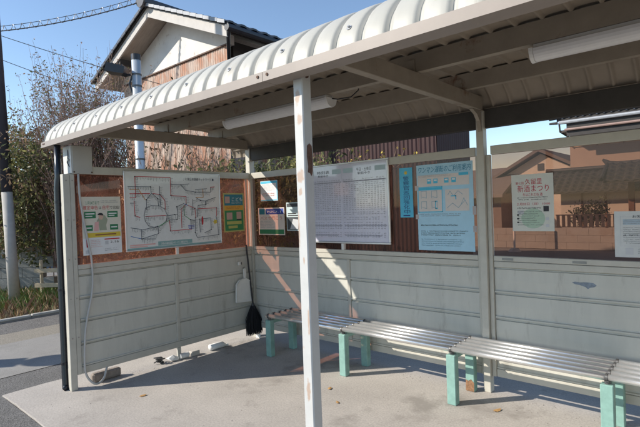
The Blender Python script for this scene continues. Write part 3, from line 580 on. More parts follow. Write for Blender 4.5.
box("wall_socket", .001, .02, -.235, -.19, .875, .915, PAN, None, .003); o = bpy.data.objects["wall_socket"]; tag(o, "small cream socket block on the end wall above the dustpan", "socket"); box("socket_cap", .0205, .028, -.205, -.192, .88, .91, DARKST, o, .002)
t = thing("broom", (.06, -.08, 0), "black broom leaning in the corner beside the dustpan", "broom")
g = G(); g.tube([(.02, -.115, 1.10), (.055, -.075, .40)], .010, 8); g.build("handle", BLACK, t)
g = G()
for k in range(420):
    a = R(-1, 1); c_ = R(-1, 1); top = (.055 + .018*c_, -.075 + .02*a, .39); bot = (.075 + .035*c_ + R(-.01, .01), -.08 + .10*a + R(-.01, .01), R(.055, .13))
    mid = tuple((p*0.45+q*.55) + (0 if i == 2 else (.012*(c_ if i == 0 else 3*a))) for i, (p, q) in enumerate(zip(top, bot)))
    g.tube([top, mid, bot], .0028, 3, False)
bro = g.build("bristles", mat("bristle", (.012, .012, .014), .7), t); bro["kind"] = "stuff"
g = G(); g.tube([(.055, -.075, .42), (.056, -.075, .36)], [.016, .026], 10); g.build("ferrule", BLACK, t)
t = thing("plastic_bottle", (-.02, -.55, 0), "white plastic bottle lying on the sunlit strip under the end wall", "bottle")
g = G(); g.tube([(.01, -.66, .035), (.012, -.52, .035), (.013, -.50, .032), (.014, -.46, .016), (.014, -.445, .014)], [.034, .034, .033, .016, .013], 14); g.build("bottle_body", WHITEP, t, smooth=True)
g = G(); g.tube([(.014, -.4445, .014), (.0145, -.425, .014)], .0145, 12); g.build("cap", WHITEP, t)
g = G(); g.tube([(0, -1.02, .03), (.005, -.93, .03), (.005, -.92, .028)], [.028, .03, .02], 12); o = g.build("paper_cup", WHITEP); tag(o, "crushed white cup lying below the end wall stud", "cup")
o = box("wood_block", -.03, .03, -.90, -.80, 0.0005, .05, mat("pale_block", (.5, .47, .42), .8), None, .006); tag(o, "pale small block lying under the end wall, left of the bottle", "block")
o = box("plastic_tub", .03, .10, -.03, -.014, .0005, .1, WHITEP, None, .004); tag(o, "white plastic piece standing on the floor at the broom's foot", "tub")
o = box("concrete_lump", -.10, -.03, -1.88, -1.62, 0.0005, .085, mat("lump", (.26, .22, .19), .95, var=.3, scale=20, bump=.5), None, .015); tag(o, "dark concrete lump under the end wall behind the cable loop", "block")
t = thing("crumpled_bag", (-.05, -1.2, 0), "scrunched clear and black litter under the middle of the end wall", "litter")
g = G(); 
for k in range(7): g.tube(bez([(-.06+R(-.04, .05), -1.22+R(-.06, .06), R(.004, .07)) for _ in range(4)], 4), .006, 5)
g.build("scrap", DARKST, t)
g = G(); pts = []
for k in range(24):
    a, e_ = R(0, 6.28), R(.0, 1.57); r_ = R(.035, .06); pts.append((-.02+r_*math.cos(a)*math.cos(e_), -1.10+1.5*r_*math.sin(a)*math.cos(e_), .002+r_*math.sin(e_)))
bm = bmesh.new(); [bm.verts.new(q) for q in pts]; bmesh.ops.convex_hull(bm, input=bm.verts[:]); me = bpy.data.meshes.new("scrap")
for vv in bm.verts: vv.co -= Vector((-.05, -1.1, 0))
bm.to_mesh(me); bm.free(); me.materials.append(WHITEP); link("bag_lump", me, (-.05, -1.1, 0), t)

# ------------------------------------------------------------------ vegetation helpers
def leafmat(n, c, v=.3):
    m = mat(n, c, .5, var=v, scale=3.0, spec=.35); nt = m.node_tree; nn = nt.nodes; out_ = [x for x in nn if x.type == 'OUTPUT_MATERIAL'][0]; b_ = nn["Principled BSDF"]
    if not any(x.type == 'BSDF_TRANSLUCENT' for x in nn):
        tl = nn.new("ShaderNodeBsdfTranslucent"); mx = nn.new("ShaderNodeMixShader"); mx.inputs[0].default_value = .4
        nt.links.new(b_.inputs["Base Color"].links[0].from_socket, tl.inputs[0]); nt.links.new(b_.outputs[0], mx.inputs[1]); nt.links.new(tl.outputs[0], mx.inputs[2]); nt.links.new(mx.outputs[0], out_.inputs[0])
    return m
LF_D = leafmat("leaf_dark", (.085, .095, .042)); LF_M = leafmat("leaf_mid", (.16, .17, .07)); LF_Y = leafmat("leaf_yellow", (.30, .29, .12)); LF_B = leafmat("leaf_brown", (.27, .185, .12)); LF_P = leafmat("leaf_pinkbud", (.30, .20, .16))
BARK = mat("bark", (.16, .115, .09), .9, var=.3, scale=20); TWIG = mat("twig_bark", (.27, .185, .16), .85, var=.3, scale=10); DRY = mat("dry_stalk", (.30, .22, .15), .85, var=.35, scale=6)
def leaf(g, c, s, n=None):
    n = Vector((R(-1, 1), R(-1, 1), R(-.2, 1))).normalized() if n is None else n
    a = n.orthogonal().normalized(); a = Matrix.Rotation(R(0, 6.28), 3, n) @ a; b_ = n.cross(a); c = Vector(c)
    g.add([c - a*s, c + b_*s*.42 + n*s*.15, c + a*s*1.1, c - b_*s*.42 + n*s*.15], [(0, 1, 2, 3)])
def crown(name, blobs, n, size, mats, weights, parent, gap=.0):
    g = G()
    tot = sum(b_[3]*b_[4] for b_ in blobs)
    for (cx, cy, cz, rx, rz) in blobs:
        k = int(n*rx*rz/tot)
        # leaf clumps on a noisy shell
        nc = max(6, k//26)
        for _ in range(nc):
            d = Vector((R(-1, 1), R(-1, 1), R(-1, 1)))
            if d.length < .05: continue
            d.normalize(); rr = R(.55, 1.05)
            cc = Vector((cx + d.x*rx*rr, cy + d.y*rx*rr, cz + d.z*rz*rr)); g.cur = random.choices(range(len(mats)), weights)[0]; cs = R(.08, .17)
            for _ in range(26):
                o_ = Vector((random.gauss(0, cs), random.gauss(0, cs), random.gauss(0, cs*.8)))
                leaf(g, cc + o_, size*R(.6, 1.25))
    return g.build(name, mats[0], parent, origin=W[parent.name], mats=mats)
def branches(g, p, d, L, r, depth, spread, ends, nseg=3, nk=(2, 4), upb=.15):
    pts = [Vector(p)]; dd = Vector(d).normalized()
    for i in range(nseg):
        dd = (dd + Vector((R(-1, 1), R(-1, 1), R(-.6, 1)))*.16 + Vector((0, 0, upb*.3))).normalized(); pts.append(pts[-1] + dd*L/nseg)
    pts = [q for q in pts if q.z < 4.75]; nseg = len(pts) - 1
    if nseg < 1: return
    g.tube(pts, [r*(1-.55*i/nseg) for i in range(nseg+1)], 6 if r > .02 else (4 if r > .008 else 3), False)
    if depth == 0 or pts[-1].z > 4.3: ends.append(pts); return
    for _ in range(random.randint(*nk)):
        k = random.randint(1, nseg); q = pts[k]; nd = (dd + Vector((R(-1, 1), R(-1, 1), R(-.5, .8)))*spread).normalized()
        branches(g, q, nd, L*R(.5, .8), r*.5, depth-1, spread, ends, nseg, nk, upb)
    ends.append(pts)

# twiggy half-bare tree at upper left
t = thing("bare_tree", (-5.0, .15, 0), "tall twiggy half bare tree with reddish buds beside the gabled house", "tree")
g = G(); ends = []
for k in range(80):
    dx = R(-1.15, .95); bxp = (-5.0 + dx, .1 + R(-.5, .55), R(.2, 1.2))
    branches(g, bxp, (R(-.22, .22), R(-.18, .18), 1), R(1.0, 1.35) + .75*max(0, 1-abs(dx-.15)), R(.010, .018), 2, .5, ends, 4, (4, 7), .5)
g.build("branches", TWIG, t, origin=W[t.name])
g = G(); ms = [LF_B, LF_P, LF_M]
for pts in ends:
    for q in pts[1:]:
        if q.z > 4.5: continue
        for _ in range(random.choice((1, 2, 3, 3, 4))):
            g.cur = random.choices((0, 1, 2), (5, 3, 3))[0]; leaf(g, q + Vector((R(-.05, .05), R(-.05, .05), R(-.05, .05))), R(.014, .032))
g.build("leaves", LF_B, t, origin=W[t.name], mats=ms)["kind"] = "stuff"
# evergreen
t = thing("evergreen_tree", (-6.0, -.75, 0), "dense dark evergreen tree with glossy leaves at the left edge", "tree")
g = G(); ends = []
branches(g, (-6.0, -.75, 0), (.05, .05, 1), 1.5, .09, 3, .6, ends, 4, (3, 4), .3); g.build("trunk", BARK, t, origin=W[t.name])
crown("crown", [(-5.9, -.7, 2.0, 1.0, 1.1), (-6.3, -1.0, 2.6, .8, .9), (-5.6, -.45, 1.3, .65, .7), (-5.45, -.3, 2.3, .6, .9), (-6.5, -1.3, 1.7, .8, .9), (-5.5, -.9, 1.25, .5, .5), (-4.75, -1.0, 2.45, .38, .5)], 11000, .048, [LF_D, LF_M, LF_B, LF_Y], (4, 4, 4, 3), t)
# shrub row behind the shelter's left corner
for i, (lab, x, y_, bl, nn, wts) in enumerate([
    ("green leafy shrub seen over the corner between end wall and back wall", -.9, .95, [(-.9, .95, 1.55, .55, .75), (-.3, 1.05, 1.65, .5, .62), (.3, 1.1, 1.65, .45, .55)], 5200, (3, 5, 1, 4)),
    ("tangled brownish shrub behind the end wall, showing through its windows", -1.9, .35, [(-1.9, .2, 1.15, .6, .8), (-2.3, -.3, 1.0, .55, .75), (-1.5, .7, 1.6, .5, .68)], 5200, (2, 3, 5, 2))]):
    t = thing("shrub", (x, y_, 0), lab, "shrub", "shrubs behind the shelter")
    g = G(); ends = []
    for k in range(9): branches(g, (x+R(-.4, .6), y_+R(-.15, .15), 0), (R(-.3, .3), R(-.2, .2), 1), R(.9, 1.2), .014, 2, .5, ends, 3, (2, 3), .3)
    g.build("stems", BARK, t, origin=W[t.name]); crown("crown", bl, nn, .042, [LF_D, LF_M, LF_B, LF_Y], wts, t)
# thicket of dry stalks under the roof gap
t = thing("dry_thicket", (-3.4, .9, 0), "thicket of tall dry brown stalks standing against the house wall", "shrub")
g = G(); ends = []
for k in range(130): branches(g, (-3.6+R(-1.9, .75), .85+R(-.45, .55), 0), (R(-.16, .16), R(-.16, .16), 1), R(1.6, 2.4), R(.008, .016), 1, .4, ends, 4, (1, 3), .4)
g.build("stalks", DRY, t, origin=W[t.name])["kind"] = "stuff"
g = G()
for pts in ends:
    for q in pts[1:]:
        if random.random() < .6: g.cur = random.choice((0, 0, 1)); leaf(g, q + Vector((R(-.06, .06), R(-.06, .06), R(-.06, .06))), R(.03, .06))
g.build("dead_leaves", LF_B, t, origin=W[t.name], mats=[LF_B, LF_D])["kind"] = "stuff"
# thin budding twigs over the timetable
t = thing("budding_bush", (1.35, .55, 0), "thin bare twigs with yellow buds rising above the timetable board", "shrub")
g = G(); tips = []
for k in range(16):
    x = 1.25 + R(-.35, .4); top = (x + R(-.1, .35), .5 + R(-.15, .15), R(1.95, 2.12)); m_ = (x + R(-.06, .06), .5, 1.2); pts = bez([(1.35 + R(-.1, .1), .55, 0), m_, (x + R(-.05, .12), .5, 1.75), top], 5)
    g.tube(pts, [.006*(1-.6*i/len(pts)) for i in range(len(pts))], 4, False); tips.append(pts[-1]); q = pts[-4]; e_ = q + Vector((R(-.12, .16), R(-.05, .05), R(.04, .14))); g.tube([q, (q+e_)/2 + Vector((0, 0, .02)), e_], .003, 3, False); tips.append(e_)
g.build("twigs", mat("pale_twig", (.42, .30, .2), .8), t, origin=W[t.name])
g = G()
for q in tips:
    for _ in range(4): leaf(g, q + Vector((R(-.015, .015), R(-.015, .015), R(-.015, .015))), R(.012, .022))
g.build("buds", mat("yellow_bud", (.55, .42, .08), .7), t, origin=W[t.name])["kind"] = "stuff"
# grass and weeds in the bed
g = G(); gms = [mat("weed_green", (.15, .22, .06), .7, var=.3), mat("weed_straw", (.48, .36, .20), .8, var=.3), mat("weed_red", (.30, .18, .11), .8, var=.3)]
for k in range(5200):
    x = R(-6.2, -3.86); y_ = R(-2.4, .6); near = (x + 3.86)/-1.0; hgt = R(.05, .16) + (.16*R(.3, 1) if x < -4.2 else 0)
    g.cur = random.choices((0, 1, 2), (6, 2, 1) if x < -4.3 else (1.6, 4, 4))[0]; a = R(0, 6.28); w_ = .006; lean = Vector((R(-.6, .6), R(-.6, .6), 1))*hgt
    dx, dy = w_*math.cos(a), w_*math.sin(a); g.add([(x-dx, y_-dy, -.004), (x+dx, y_+dy, -.004), (x+lean.x*.5+dx*.7, y_+lean.y*.4+dy*.7, lean.z*.6), (x+lean.x, y_+lean.y, lean.z)], [(0, 1, 2), (0, 2, 3)])
o = g.build("weeds", gms[0], mats=gms, origin=(-4.8, -1, 0)); o["kind"] = "stuff"; o["label"] = "green and straw coloured weeds along the verge at left"; o["category"] = "weeds"

# ------------------------------------------------------------------ poles, wires, fence at left
GALV = mat("galvanised", (.50, .55, .60), .45, .4, var=.06, scale=5)
t = thing("floodlight_pole", (-2.76, .11, 0), "galvanised blue-grey pole with black floodlight rising behind the shelter", "pole")
g = G(); g.tube([(-2.76, .11, 0), (-2.76, .11, 3.92)], .07, 18); g.build("pole", GALV, t, smooth=True)
g = G(); g.tube([(-2.76, .11, 3.9205), (-2.76, .11, 4.01)], .073, 18); g.build("cap", BLACK, t)
for zz in (2.35, 2.9, 3.5, 3.68): g = G(); g.tube([(-2.76, .11, zz), (-2.76, .11, zz+.025)], .075, 18); g.build("band", DARKST, t)
lampo = G(); 
c0 = Vector((-2.92, -.12, 3.76)); ax = Vector((-.62, -.55, .18)).normalized(); sd_ = ax.cross(Vector((0, 0, 1))).normalized(); uu = sd_.cross(ax)
def obox(g, c, a, b_, d, la, lb, ld, taper=1.0):
    v = []
    for i, k in ((-1, 1.0), (1, taper)):
        for j, l_ in ((-1, -1), (1, -1), (1, 1), (-1, 1)): v.append(c + a*i*la + b_*j*lb*k + d*l_*ld*k)
    g.add(v, [(0, 1, 2, 3), (7, 6, 5, 4), (0, 4, 5, 1), (1, 5, 6, 2), (2, 6, 7, 3), (3, 7, 4, 0)])
obox(lampo, c0, ax, sd_, uu, .14, .10, .055, 1.25); fl = lampo.build("floodlight_head", BLACK, t)
g = G(); 
for k in range(4): obox(g, c0 + uu*.06 + ax*(-.09+.05*k), ax, sd_, uu, .008, .09, .022)
g.build("cooling_fin", BLACK, fl)
g = G(); g.tube([(-2.83, .05, 3.70), (-2.88, -.02, 3.68), (-2.90, -.06, 3.70)], .02, 8); g.tube([(-2.80, .06, 3.68), (-2.83, .02, 3.55), (-2.80, .05, 3.40)], .014, 6); g.build("mount_arm", BLACK, t)
t = thing("utility_pole", (-4.90, -1.12, 0), "grey concrete utility pole at the left edge with dark upper sleeve", "utility pole")
g = G(); g.tube([(-4.88, -1.10, -.02), (-4.92, -1.135, 1.95)], [.086, .082], 18); g.build("pole", mat("pole_concrete", (.42, .40, .37), .9, var=.12, scale=8), t, smooth=True)
g = G(); g.tube([(-4.92, -1.135, 1.951), (-5.04, -1.235, 7.4)], [.084, .074], 18); g.build("pole_sleeve", mat("sleeve", (.035, .035, .05), .6), t, smooth=True)
g = G(); g.tube([(-5.6, -1.5, 5.32), (-4.4, -.85, 5.32)], .035, 8); g.build("cross_arm", DARKST, t)
for k in range(3): g = G(); a = .2+.3*k; g.tube([(-5.6+1.2*a, -1.5+.65*a, 5.36), (-5.6+1.2*a, -1.5+.65*a, 5.40), (-5.6+1.2*a, -1.5+.65*a, 5.46)], [.03, .05, .03], 10); g.build("insulator", WHITEP, t)
def sag(a, b_, s_, n=24): a = Vector(a); b_ = Vector(b_); return [a.lerp(b_, i/n) - Vector((0, 0, 4*s_*(i/n)*(1-i/n))) for i in range(n+1)]
WIRE = mat("wire", (.05, .05, .055), .6)
A0 = (-9.5, -2.6, 5.55); A1 = (-4.92, 1.50, 5.95)
t = thing("service_cable", (-7, 0, 5.3), "sagging service cable wrapped in a loose spiral running to the house gable", "cable")
ln = sag(A0, A1, .34, 60); g = G(); g.tube(ln, .012, 6); g.build("cable", WIRE, t)
g = G(); hx = []; sdv = Vector((-.65, .76, 0)); g2 = G(); g2.tube([q + Vector((0, 0, .10)) for q in ln], .006, 5); g2.build("messenger_wire", WIRE, t)
for i in range(60*12):
    s_ = i/12; k = int(s_); q = ln[k].lerp(ln[k+1], s_-k); a = s_*2*math.pi*.55; hx.append(q + Vector((0, 0, .05 + .062*math.sin(a))) + sdv*.03*math.cos(a))
g.tube(hx, .007, 4); g.build("spiral_wrap", mat("spiral", (.32, .33, .36), .5, .3), t)
for a, c, lab in (((-9.5, -2.43, 6.55), (-4.2, 2.19, 3.99), "thin black wire slanting down behind the twiggy tree"), ((-9.4, -2.35, 6.2), (-5.5, 1.04, 3.95), "lowest thin wire at the upper left, just above the treetops")):
    g = G(); g.tube(sag(a, c, .12), .007, 5); o = g.build("overhead_wire", WIRE); tag(o, lab, "wire", "wires at the upper left")
# bus stop sign outside the frame whose shadow crosses the path
t = thing("bus_stop_sign", (-3.4, -4.3, 0), "bus stop sign post left of the shelter, its shadow crossing the path", "bus stop")
g = G(); g.tube([(-3.4, -4.3, .10), (-3.4, -4.3, 2.1)], .025, 12); g.build("pole", GALV, t)
g = G(); g.tube([(-3.4, -4.3, -.01), (-3.4, -4.3, .10)], [.25, .20], 20); g.build("base", KERB, t)
g = G(); obox(g, Vector((-3.4, -4.3, 1.45)) - Vector((.67, .74, 0))*.045, Vector((.74, -.67, 0)), Vector((.67, .74, 0)), Vector((0, 0, 1)), .15, .012, .42); g.build("timetable_plate", WHITEP, t)
g = G(); c0 = Vector((-3.4, -4.3, 2.08)) - Vector((.67, .74, 0))*.045; g.tube([c0, c0 - Vector((.67, .74, 0))*.02], .2, 24); g.build("round_plate", flat("sign_red", (.5, .05, .05)), t)
# wooden fence
t = thing("wooden_fence", (-4.6, -.1, 0), "short pale wooden fence between the block wall and the pipe", "fence")
WOOD = mat("pale_wood", (.52, .43, .30), .8, var=.15, scale=12)
for k in range(6): q = Vector((-5.05, -.62, 0)).lerp(Vector((-3.5, .62, 0)), k/5); box("picket", q.x-.025, q.x+.025, q.y-.02, q.y+.02, -.01, .74, WOOD, t)
for zz in (.30, .56): g = G(); a = Vector((-5.1, -.69, zz)); c = Vector((-3.45, .63, zz)); d_ = (c-a).normalized(); sdv = Vector((d_.y, -d_.x, 0)); obox(g, (a+c)/2 + sdv*.04, d_, sdv, Vector((0, 0, 1)), (c-a).length/2, .012, .035); g.build("fence_rail", WOOD, t)
# block wall
t = thing("block_wall", (-6.3, -.6, 0), "grey concrete block wall below the evergreen tree", "wall")
BLK = mat("block_grey", (.26, .26, .25), .95, var=.2, scale=9, bump=.3); dirw = Vector((.75, .66, 0)).normalized(); nw = Vector((dirw.y, -dirw.x, 0))
me0 = None
for r_ in range(5):
    for k in range(5):
        c = Vector((-7.0, -1.55, 0)) + dirw*(k*.4 + (.2 if r_ % 2 else 0)) + Vector((0, 0, r_*.195-.02))
        if me0 is None:
            g = G(); obox(g, Vector((0, 0, .095)), dirw, nw, Vector((0, 0, 1)), .196, .06, .094); o = put("concrete_block", [Vector(q) + c for q in g.v], g.f, BLK, t, origin=c); me0 = o.data
        else: link("concrete_block", me0, c, t)
# dark house at far left
t = thing("dark_shed", (-14.5, 1.6, 0), "dark timber outbuilding with an open shadowed front at the left edge", "shed")
DK = mat("dark_timber", (.05, .04, .035), .85, var=.3, scale=5)
box("wall", -16.2, -16.0, -2.5, 5.0, -.03, 3.0, DK, t); box("side_wall", -15.99, -14.0, -2.5, -2.35, -.03, 3.0, DK, t); box("side_wall", -15.99, -14.0, 4.8, 4.95, -.03, 3.0, DK, t); box("post", -14.1, -14.0, 1.6, 1.72, -.03, 2.7, DK, t); box("floor_board", -15.99, -14.2, -2.3, 4.7, -.02, .06, DK, t)
g = G(); g.prism([(-16.4, 3.1), (-13.6, 2.7), (-13.6, 2.78), (-16.4, 3.18)], 1, -2.8, 5.2); g.build("roof", mat("shed_roof", (.12, .12, .13), .7), t)

# ------------------------------------------------------------------ gabled house behind
HS = thing("gabled_house", (-4.9, 4.5, 0), "weathered gabled house with white plaster peak and rusty corrugated siding behind the shelter roof", "house")
AX, AZ = -4.90, 5.86; ERX, ELX = -2.30, -7.50; sl = .42; YB0 = 1.55; YW = 2.05; YE = 4.8
PLAS = mat("old_plaster", (.70, .67, .63), .9, var=.10, scale=2.5, col2=(.40, .30, .26), mask=.60, mscale=3.5, bump=.2, bscale=40)
CORR = mat("rusty_corrugated", (.45, .35, .29), .75, var=.18, scale=3, col2=(.40, .17, .09), mask=.48, mscale=1.3, stretch=(2.2, 2.2, .8))
BARGE = mat("bargeboard_white", (.52, .49, .46), .8, var=.08, scale=7, col2=(.35, .3, .26), mask=.66, mscale=5)
SOFF = mat("soffit_board", (.42, .36, .31), .9, var=.15, scale=4, stretch=(1, 6, 1)); TILE = mat("roof_tile_dark", (.045, .047, .055), .35, var=.25, scale=8); DKB = mat("dark_eave", (.045, .04, .038), .8)
def roofz(x): return AZ - sl*abs(x-AX)
WXL, WXR = -7.0, -2.86
g = G(); g.prism([(WXL, 4.66), (WXR, 4.66), (WXR, roofz(WXR)-.16), (AX, AZ-.16), (WXL, roofz(WXL)-.16)], 1, YW, YW+.12); g.build("gable_plaster", PLAS, HS)
box("wall_core", WXL+.05, WXR-.05, YW+.13, YE-.3, -.03, 4.75, DKB, HS, 0)
def corr(name, p0, p1, z0, z1, m, parent, pitch=.076, amp=.0055, out=(0, -1)):
    p0 = Vector(p0); p1 = Vector(p1); L = (p1-p0).length; d_ = (p1-p0)/L; nn = Vector(out); k = int(L/pitch*6); v = []; f = []
    for i in range(k+1):
        s_ = L*i/k; q = p0 + d_*s_ + nn*amp*math.sin(2*math.pi*s_/pitch); v += [(q.x, q.y, z0), (q.x, q.y, z1)]
    for i in range(k): f.append((2*i, 2*i+2, 2*i+3, 2*i+1))
    return put(name, v, f, m, parent, smooth=True)
x = WXL
while x < WXR - .05: corr("corrugated_panel", (x, YW-.012-.004*(int(x*10) % 2)), (min(x+.70, WXR), YW-.012-.004*(int(x*10) % 2)), -.02, 4.65+R(0, .008), CORR, HS); x += .69
corr("corrugated_panel", (WXR+.012, YW), (WXR+.012, YE-.3), -.02, 4.4, CORR, HS, out=(1, 0))
box("trim_board", WXL, WXR+.03, YW-.05, YW-.001, 4.64, 4.67, mat("brown_trim", (.13, .08, .06), .8), HS)
for (xa, xb) in ((AX, ERX), (AX, ELX)):
    za, zb = roofz(xa), roofz(xb)
    def P4(x0, z0, x1, z1, t_): return [(x0, z0), (x1, z1), (x1, z1+t_), (x0, z0+t_)]
    g = G(); g.prism(P4(xa, za-.13, xb, zb-.13, .03), 1, YB0+.04, YE); g.build("soffit", SOFF, HS)
    g = G(); g.prism(P4(xa, za-.24, xb, zb-.24, .20), 1, YB0, YB0+.035); g.build("bargeboard", BARGE, HS)
    g = G(); g.prism(P4(xa, za-.045, xb, zb-.045, .05), 1, YB0-.03, YE); g.build("roof_deck", DKB, HS)
    # tiles: courses stepped down the slope
    sgn = 1 if xb > xa else -1; n_ = 13; g = G(); L = abs(xb-xa)+.06
    for c in range(n_):
        x0 = xa + sgn*L*c/n_; x1 = xa + sgn*(L*(c+1)/n_ + .03); yy = YB0-.06
        while yy < YE:
            for j in range(4):
                pass
            h0 = roofz(x0)+.010; h1 = roofz(x1)+.030
            ys = [yy+.265*q/4 for q in range(5)]; up_ = [.0, .028, .03, .008, -.002]
            v = [(x0, q, h0+u_) for q, u_ in zip(ys, up_)] + [(x1, q, h1+u_) for q, u_ in zip(ys, up_)] + [(x1, q, h1+u_-.035) for q, u_ in zip(ys, up_)]
            g.add(v, [(i, i+1, i+6, i+5) for i in range(4)] + [(5+i, 6+i, 11+i, 10+i) for i in range(4)]); yy += .265
    o = g.build("roof_tiles", TILE, HS); o["kind"] = "stuff"
    # verge tile row, right slope in paler grey to paint its sunlit edge
    for c in range(n_):
        x0 = xa + sgn*L*c/n_; x1 = xa + sgn*L*(c+.96)/n_
        g = G(); g.prism([(x0, roofz(x0)-.03), (x1, roofz(x1)-.02), (x1, roofz(x1)+.045), (x0, roofz(x0)+.035)], 1, YB0-.085, YB0-.062); g.build("verge_tile", mat("verge_sunlit_grey", (.30, .31, .33), .5, var=.2) if sgn > 0 else TILE, HS)
g = G(); g.tube([(AX, YB0-.12, AZ+.05), (AX, YE, AZ+.05)], .10, 10); g.build("ridge_tile", TILE, HS)
g = G(); g.tube([(AX, YB0-.16, AZ+.08), (AX, YB0-.12, AZ+.08)], .16, 12); g.tube([(AX, YB0-.15, AZ+.2), (AX+.05, YB0-.15, AZ+.3)], .03, 6); g.tube([(AX-.1, YB0-.15, AZ+.17), (AX-.16, YB0-.15, AZ+.27)], .025, 6); g.build("ridge_end_tile", TILE, HS)
for xx in (-6.3,): box("purlin_end", xx-.06, xx+.06, YB0+.036, YW-.001, roofz(xx)-.32, roofz(xx)-.20, DKB, HS)
g = G(); g.tube([(ERX+.07, YB0-.05, roofz(ERX)-.10), (ERX+.07, YE, roofz(ERX)-.10)], .065, 10); g.build("gutter", BLACK, HS)
g = G(); g.tube([(ERX+.05, YB0+.02, roofz(ERX)-.14), (ERX-.02, YB0+.05, roofz(ERX)-.22), (WXR+.10, YW-.10, 4.1), (WXR+.10, YW-.10, 0)], .035, 10); g.build("downpipe", BLACK, HS)
box("eave_fascia", ERX-.03, ERX, YB0+.04, YE, roofz(ERX)-.16, roofz(ERX)-.04, DKB, HS)
# ------------------------------------------------------------------ red shed
t = thing("red_shed", (.0, 3.8, 0), "dark red corrugated shed wall seen between back rail and roof", "shed")
REDC = mat("maroon_corrugated", (.034, .008, .008), .65, var=.25, scale=2, col2=(.022, .008, .008), mask=.52, mscale=2, stretch=(3, 3, .6))
x = -2.2
while x < .80: corr("corrugated_panel", (x, 3.0-.004*(int(x*10) % 2)), (min(x+.70, .86), 3.0-.004*(int(x*10) % 2)), -.02, 3.1, REDC, t, amp=.011); x += .69
corr("corrugated_panel", (.87, 3.0), (.87, 4.2), -.02, 3.1, REDC, t, out=(1, 0)); box("wall_core", -2.15, .82, 3.05, 4.18, -.03, 3.08, DKB, t, 0)
g = G(); g.prism([(2.8, 3.14), (4.3, 3.24), (4.3, 3.29), (2.8, 3.19)], 0, -2.3, .92); g.build("roof", mat("shed_tin", (.2, .12, .1), .6), t)

# ------------------------------------------------------------------ houses and walls seen through the right window
# low block wall with railing
t = thing("street_wall", (2, 12, 0), "low concrete wall with dark railing on top, through the right hand window", "wall")
CW = mat("street_block", (.35, .315, .28), .95, var=.15, scale=1.2, col2=(.30, .25, .21), mask=.52, mscale=1.2)  # warm grey concrete colour with random darker patches
for r_ in range(3):
    for k in range(18):
        xx = -3.2 + k*.6 + (.3 if r_ % 2 else 0); box("concrete_block", xx, xx+.597, 12.0+R(0, .006), 12.14, .215*r_-.02, .215*r_+.192, CW, t, .003)
RAIL = mat("dark_railing", (.055, .04, .035), .7)
box("top_bar", .1, 8.0, 12.05, 12.09, 1.0, 1.03, RAIL, t, 0); box("bottom_bar", .1, 8.0, 12.05, 12.09, .64, .665, RAIL, t, 0)
for k in range(54): xx = .12 + k*.15; box("railing_slat", xx, xx+.085, 12.055, 12.085, .666, .999, RAIL, t, 0)
t = thing("sign_pole", (-.8, 11.0, 0), "thin pale pole standing before the low wall, through the right hand window", "pole")
g = G(); g.tube([(-.8, 11.0, -.02), (-.8, 11.0, 1.34)], .032, 10); g.build("pole", mat("pale_pole", (.75, .68, .62), .5), t); g = G(); g.tube([(-.8, 11.0, -.03), (-.8, 11.0, .06)], [.2, .11], 12); g.build("base", mat("pole_base", (.55, .48, .43), .8), t)
# garden wall with tiled coping
t = thing("garden_wall", (2.2, 15, 0), "beige panelled garden wall under a dark tiled roof, through the right hand window", "wall")
BEI = mat("beige_plaster", (.54, .48, .40), .9, var=.06, scale=2); xx = -.5
while xx < 8: box("wall_panel", xx, xx+.66, 15.0, 15.1, -.03, 1.76, BEI, t, 0); box("wall_post", xx+.662, xx+.72, 14.97, 15.1, -.03, 1.76, mat("brown_post", (.16, .09, .06), .8), t, 0); xx += .722
def tileroof(g, x0, x1, y0, y1, z0, z1, nx, ny):
    for c in range(ny):
        for k in range(nx):
            a = x0+(x1-x0)*k/nx; d_ = (x1-x0)/nx; ya, yb = y0+(y1-y0)*c/ny, y0+(y1-y0)*(c+1.06)/ny; za, zb = z0+(z1-z0)*c/ny, z0+(z1-z0)*(c+1.06)/ny - .02
            xs_ = [a+d_*q/4 for q in range(5)]; u_ = [0, .04, .045, .012, 0]
            g.add([(q, ya, za+.03+w_) for q, w_ in zip(xs_, u_)] + [(q, yb, zb+.01+w_) for q, w_ in zip(xs_, u_)] + [(q, ya, za-.02+w_) for q, w_ in zip(xs_, u_)], [(i, i+1, i+6, i+5) for i in range(4)] + [(10+i, 11+i, 1+i, i) for i in range(4)])
TILE2 = mat("roof_tile_grey", (.045, .045, .048), .45, var=.3, scale=5)
g = G(); tileroof(g, -1.15, 8.2, 14.5, 15.8, 1.72, 2.5, 38, 6); o = g.build("roof_tiles", TILE2, t); o["kind"] = "stuff"
g = G(); g.prism([(14.52, 1.68), (15.8, 2.44), (15.8, 2.48), (14.52, 1.72)], 0, -1.15, 8.2); g.build("roof_deck", DKB, t)
g = G(); g.tube([(-1.2, 15.82, 2.57), (8.2, 15.82, 2.57)], .09, 8); g.build("ridge_tile", TILE2, t)
t = thing("gate_roof", (2.8, 14, 0), "dark tiled gate roof with upturned ridge end at the right, through the window", "gate")
g = G(); tileroof(g, 1.15, 6, 13.4, 14.3, 2.0, 2.62, 19, 5); g.build("roof_tiles", TILE2, t)["kind"] = "stuff"
g = G(); g.tube([(1.12, 14.32, 2.62), (1.4, 14.32, 2.58), (6, 14.32, 2.62)], .085, 8); g.tube([(1.12, 14.32, 2.64), (.98, 14.32, 2.76)], [.09, .035], 8); g.tube([(1.10, 13.35, 2.07), (1.12, 14.3, 2.59)], .07, 8); g.tube([(1.06, 13.3, 2.08), (.95, 13.25, 2.16)], [.07, .025], 8); g.build("ridge_tile", TILE2, t)
g = G(); g.prism([(13.42, 1.95), (14.32, 2.56), (14.32, 2.60), (13.42, 1.99)], 0, 1.15, 6); g.build("roof_deck", DKB, t)
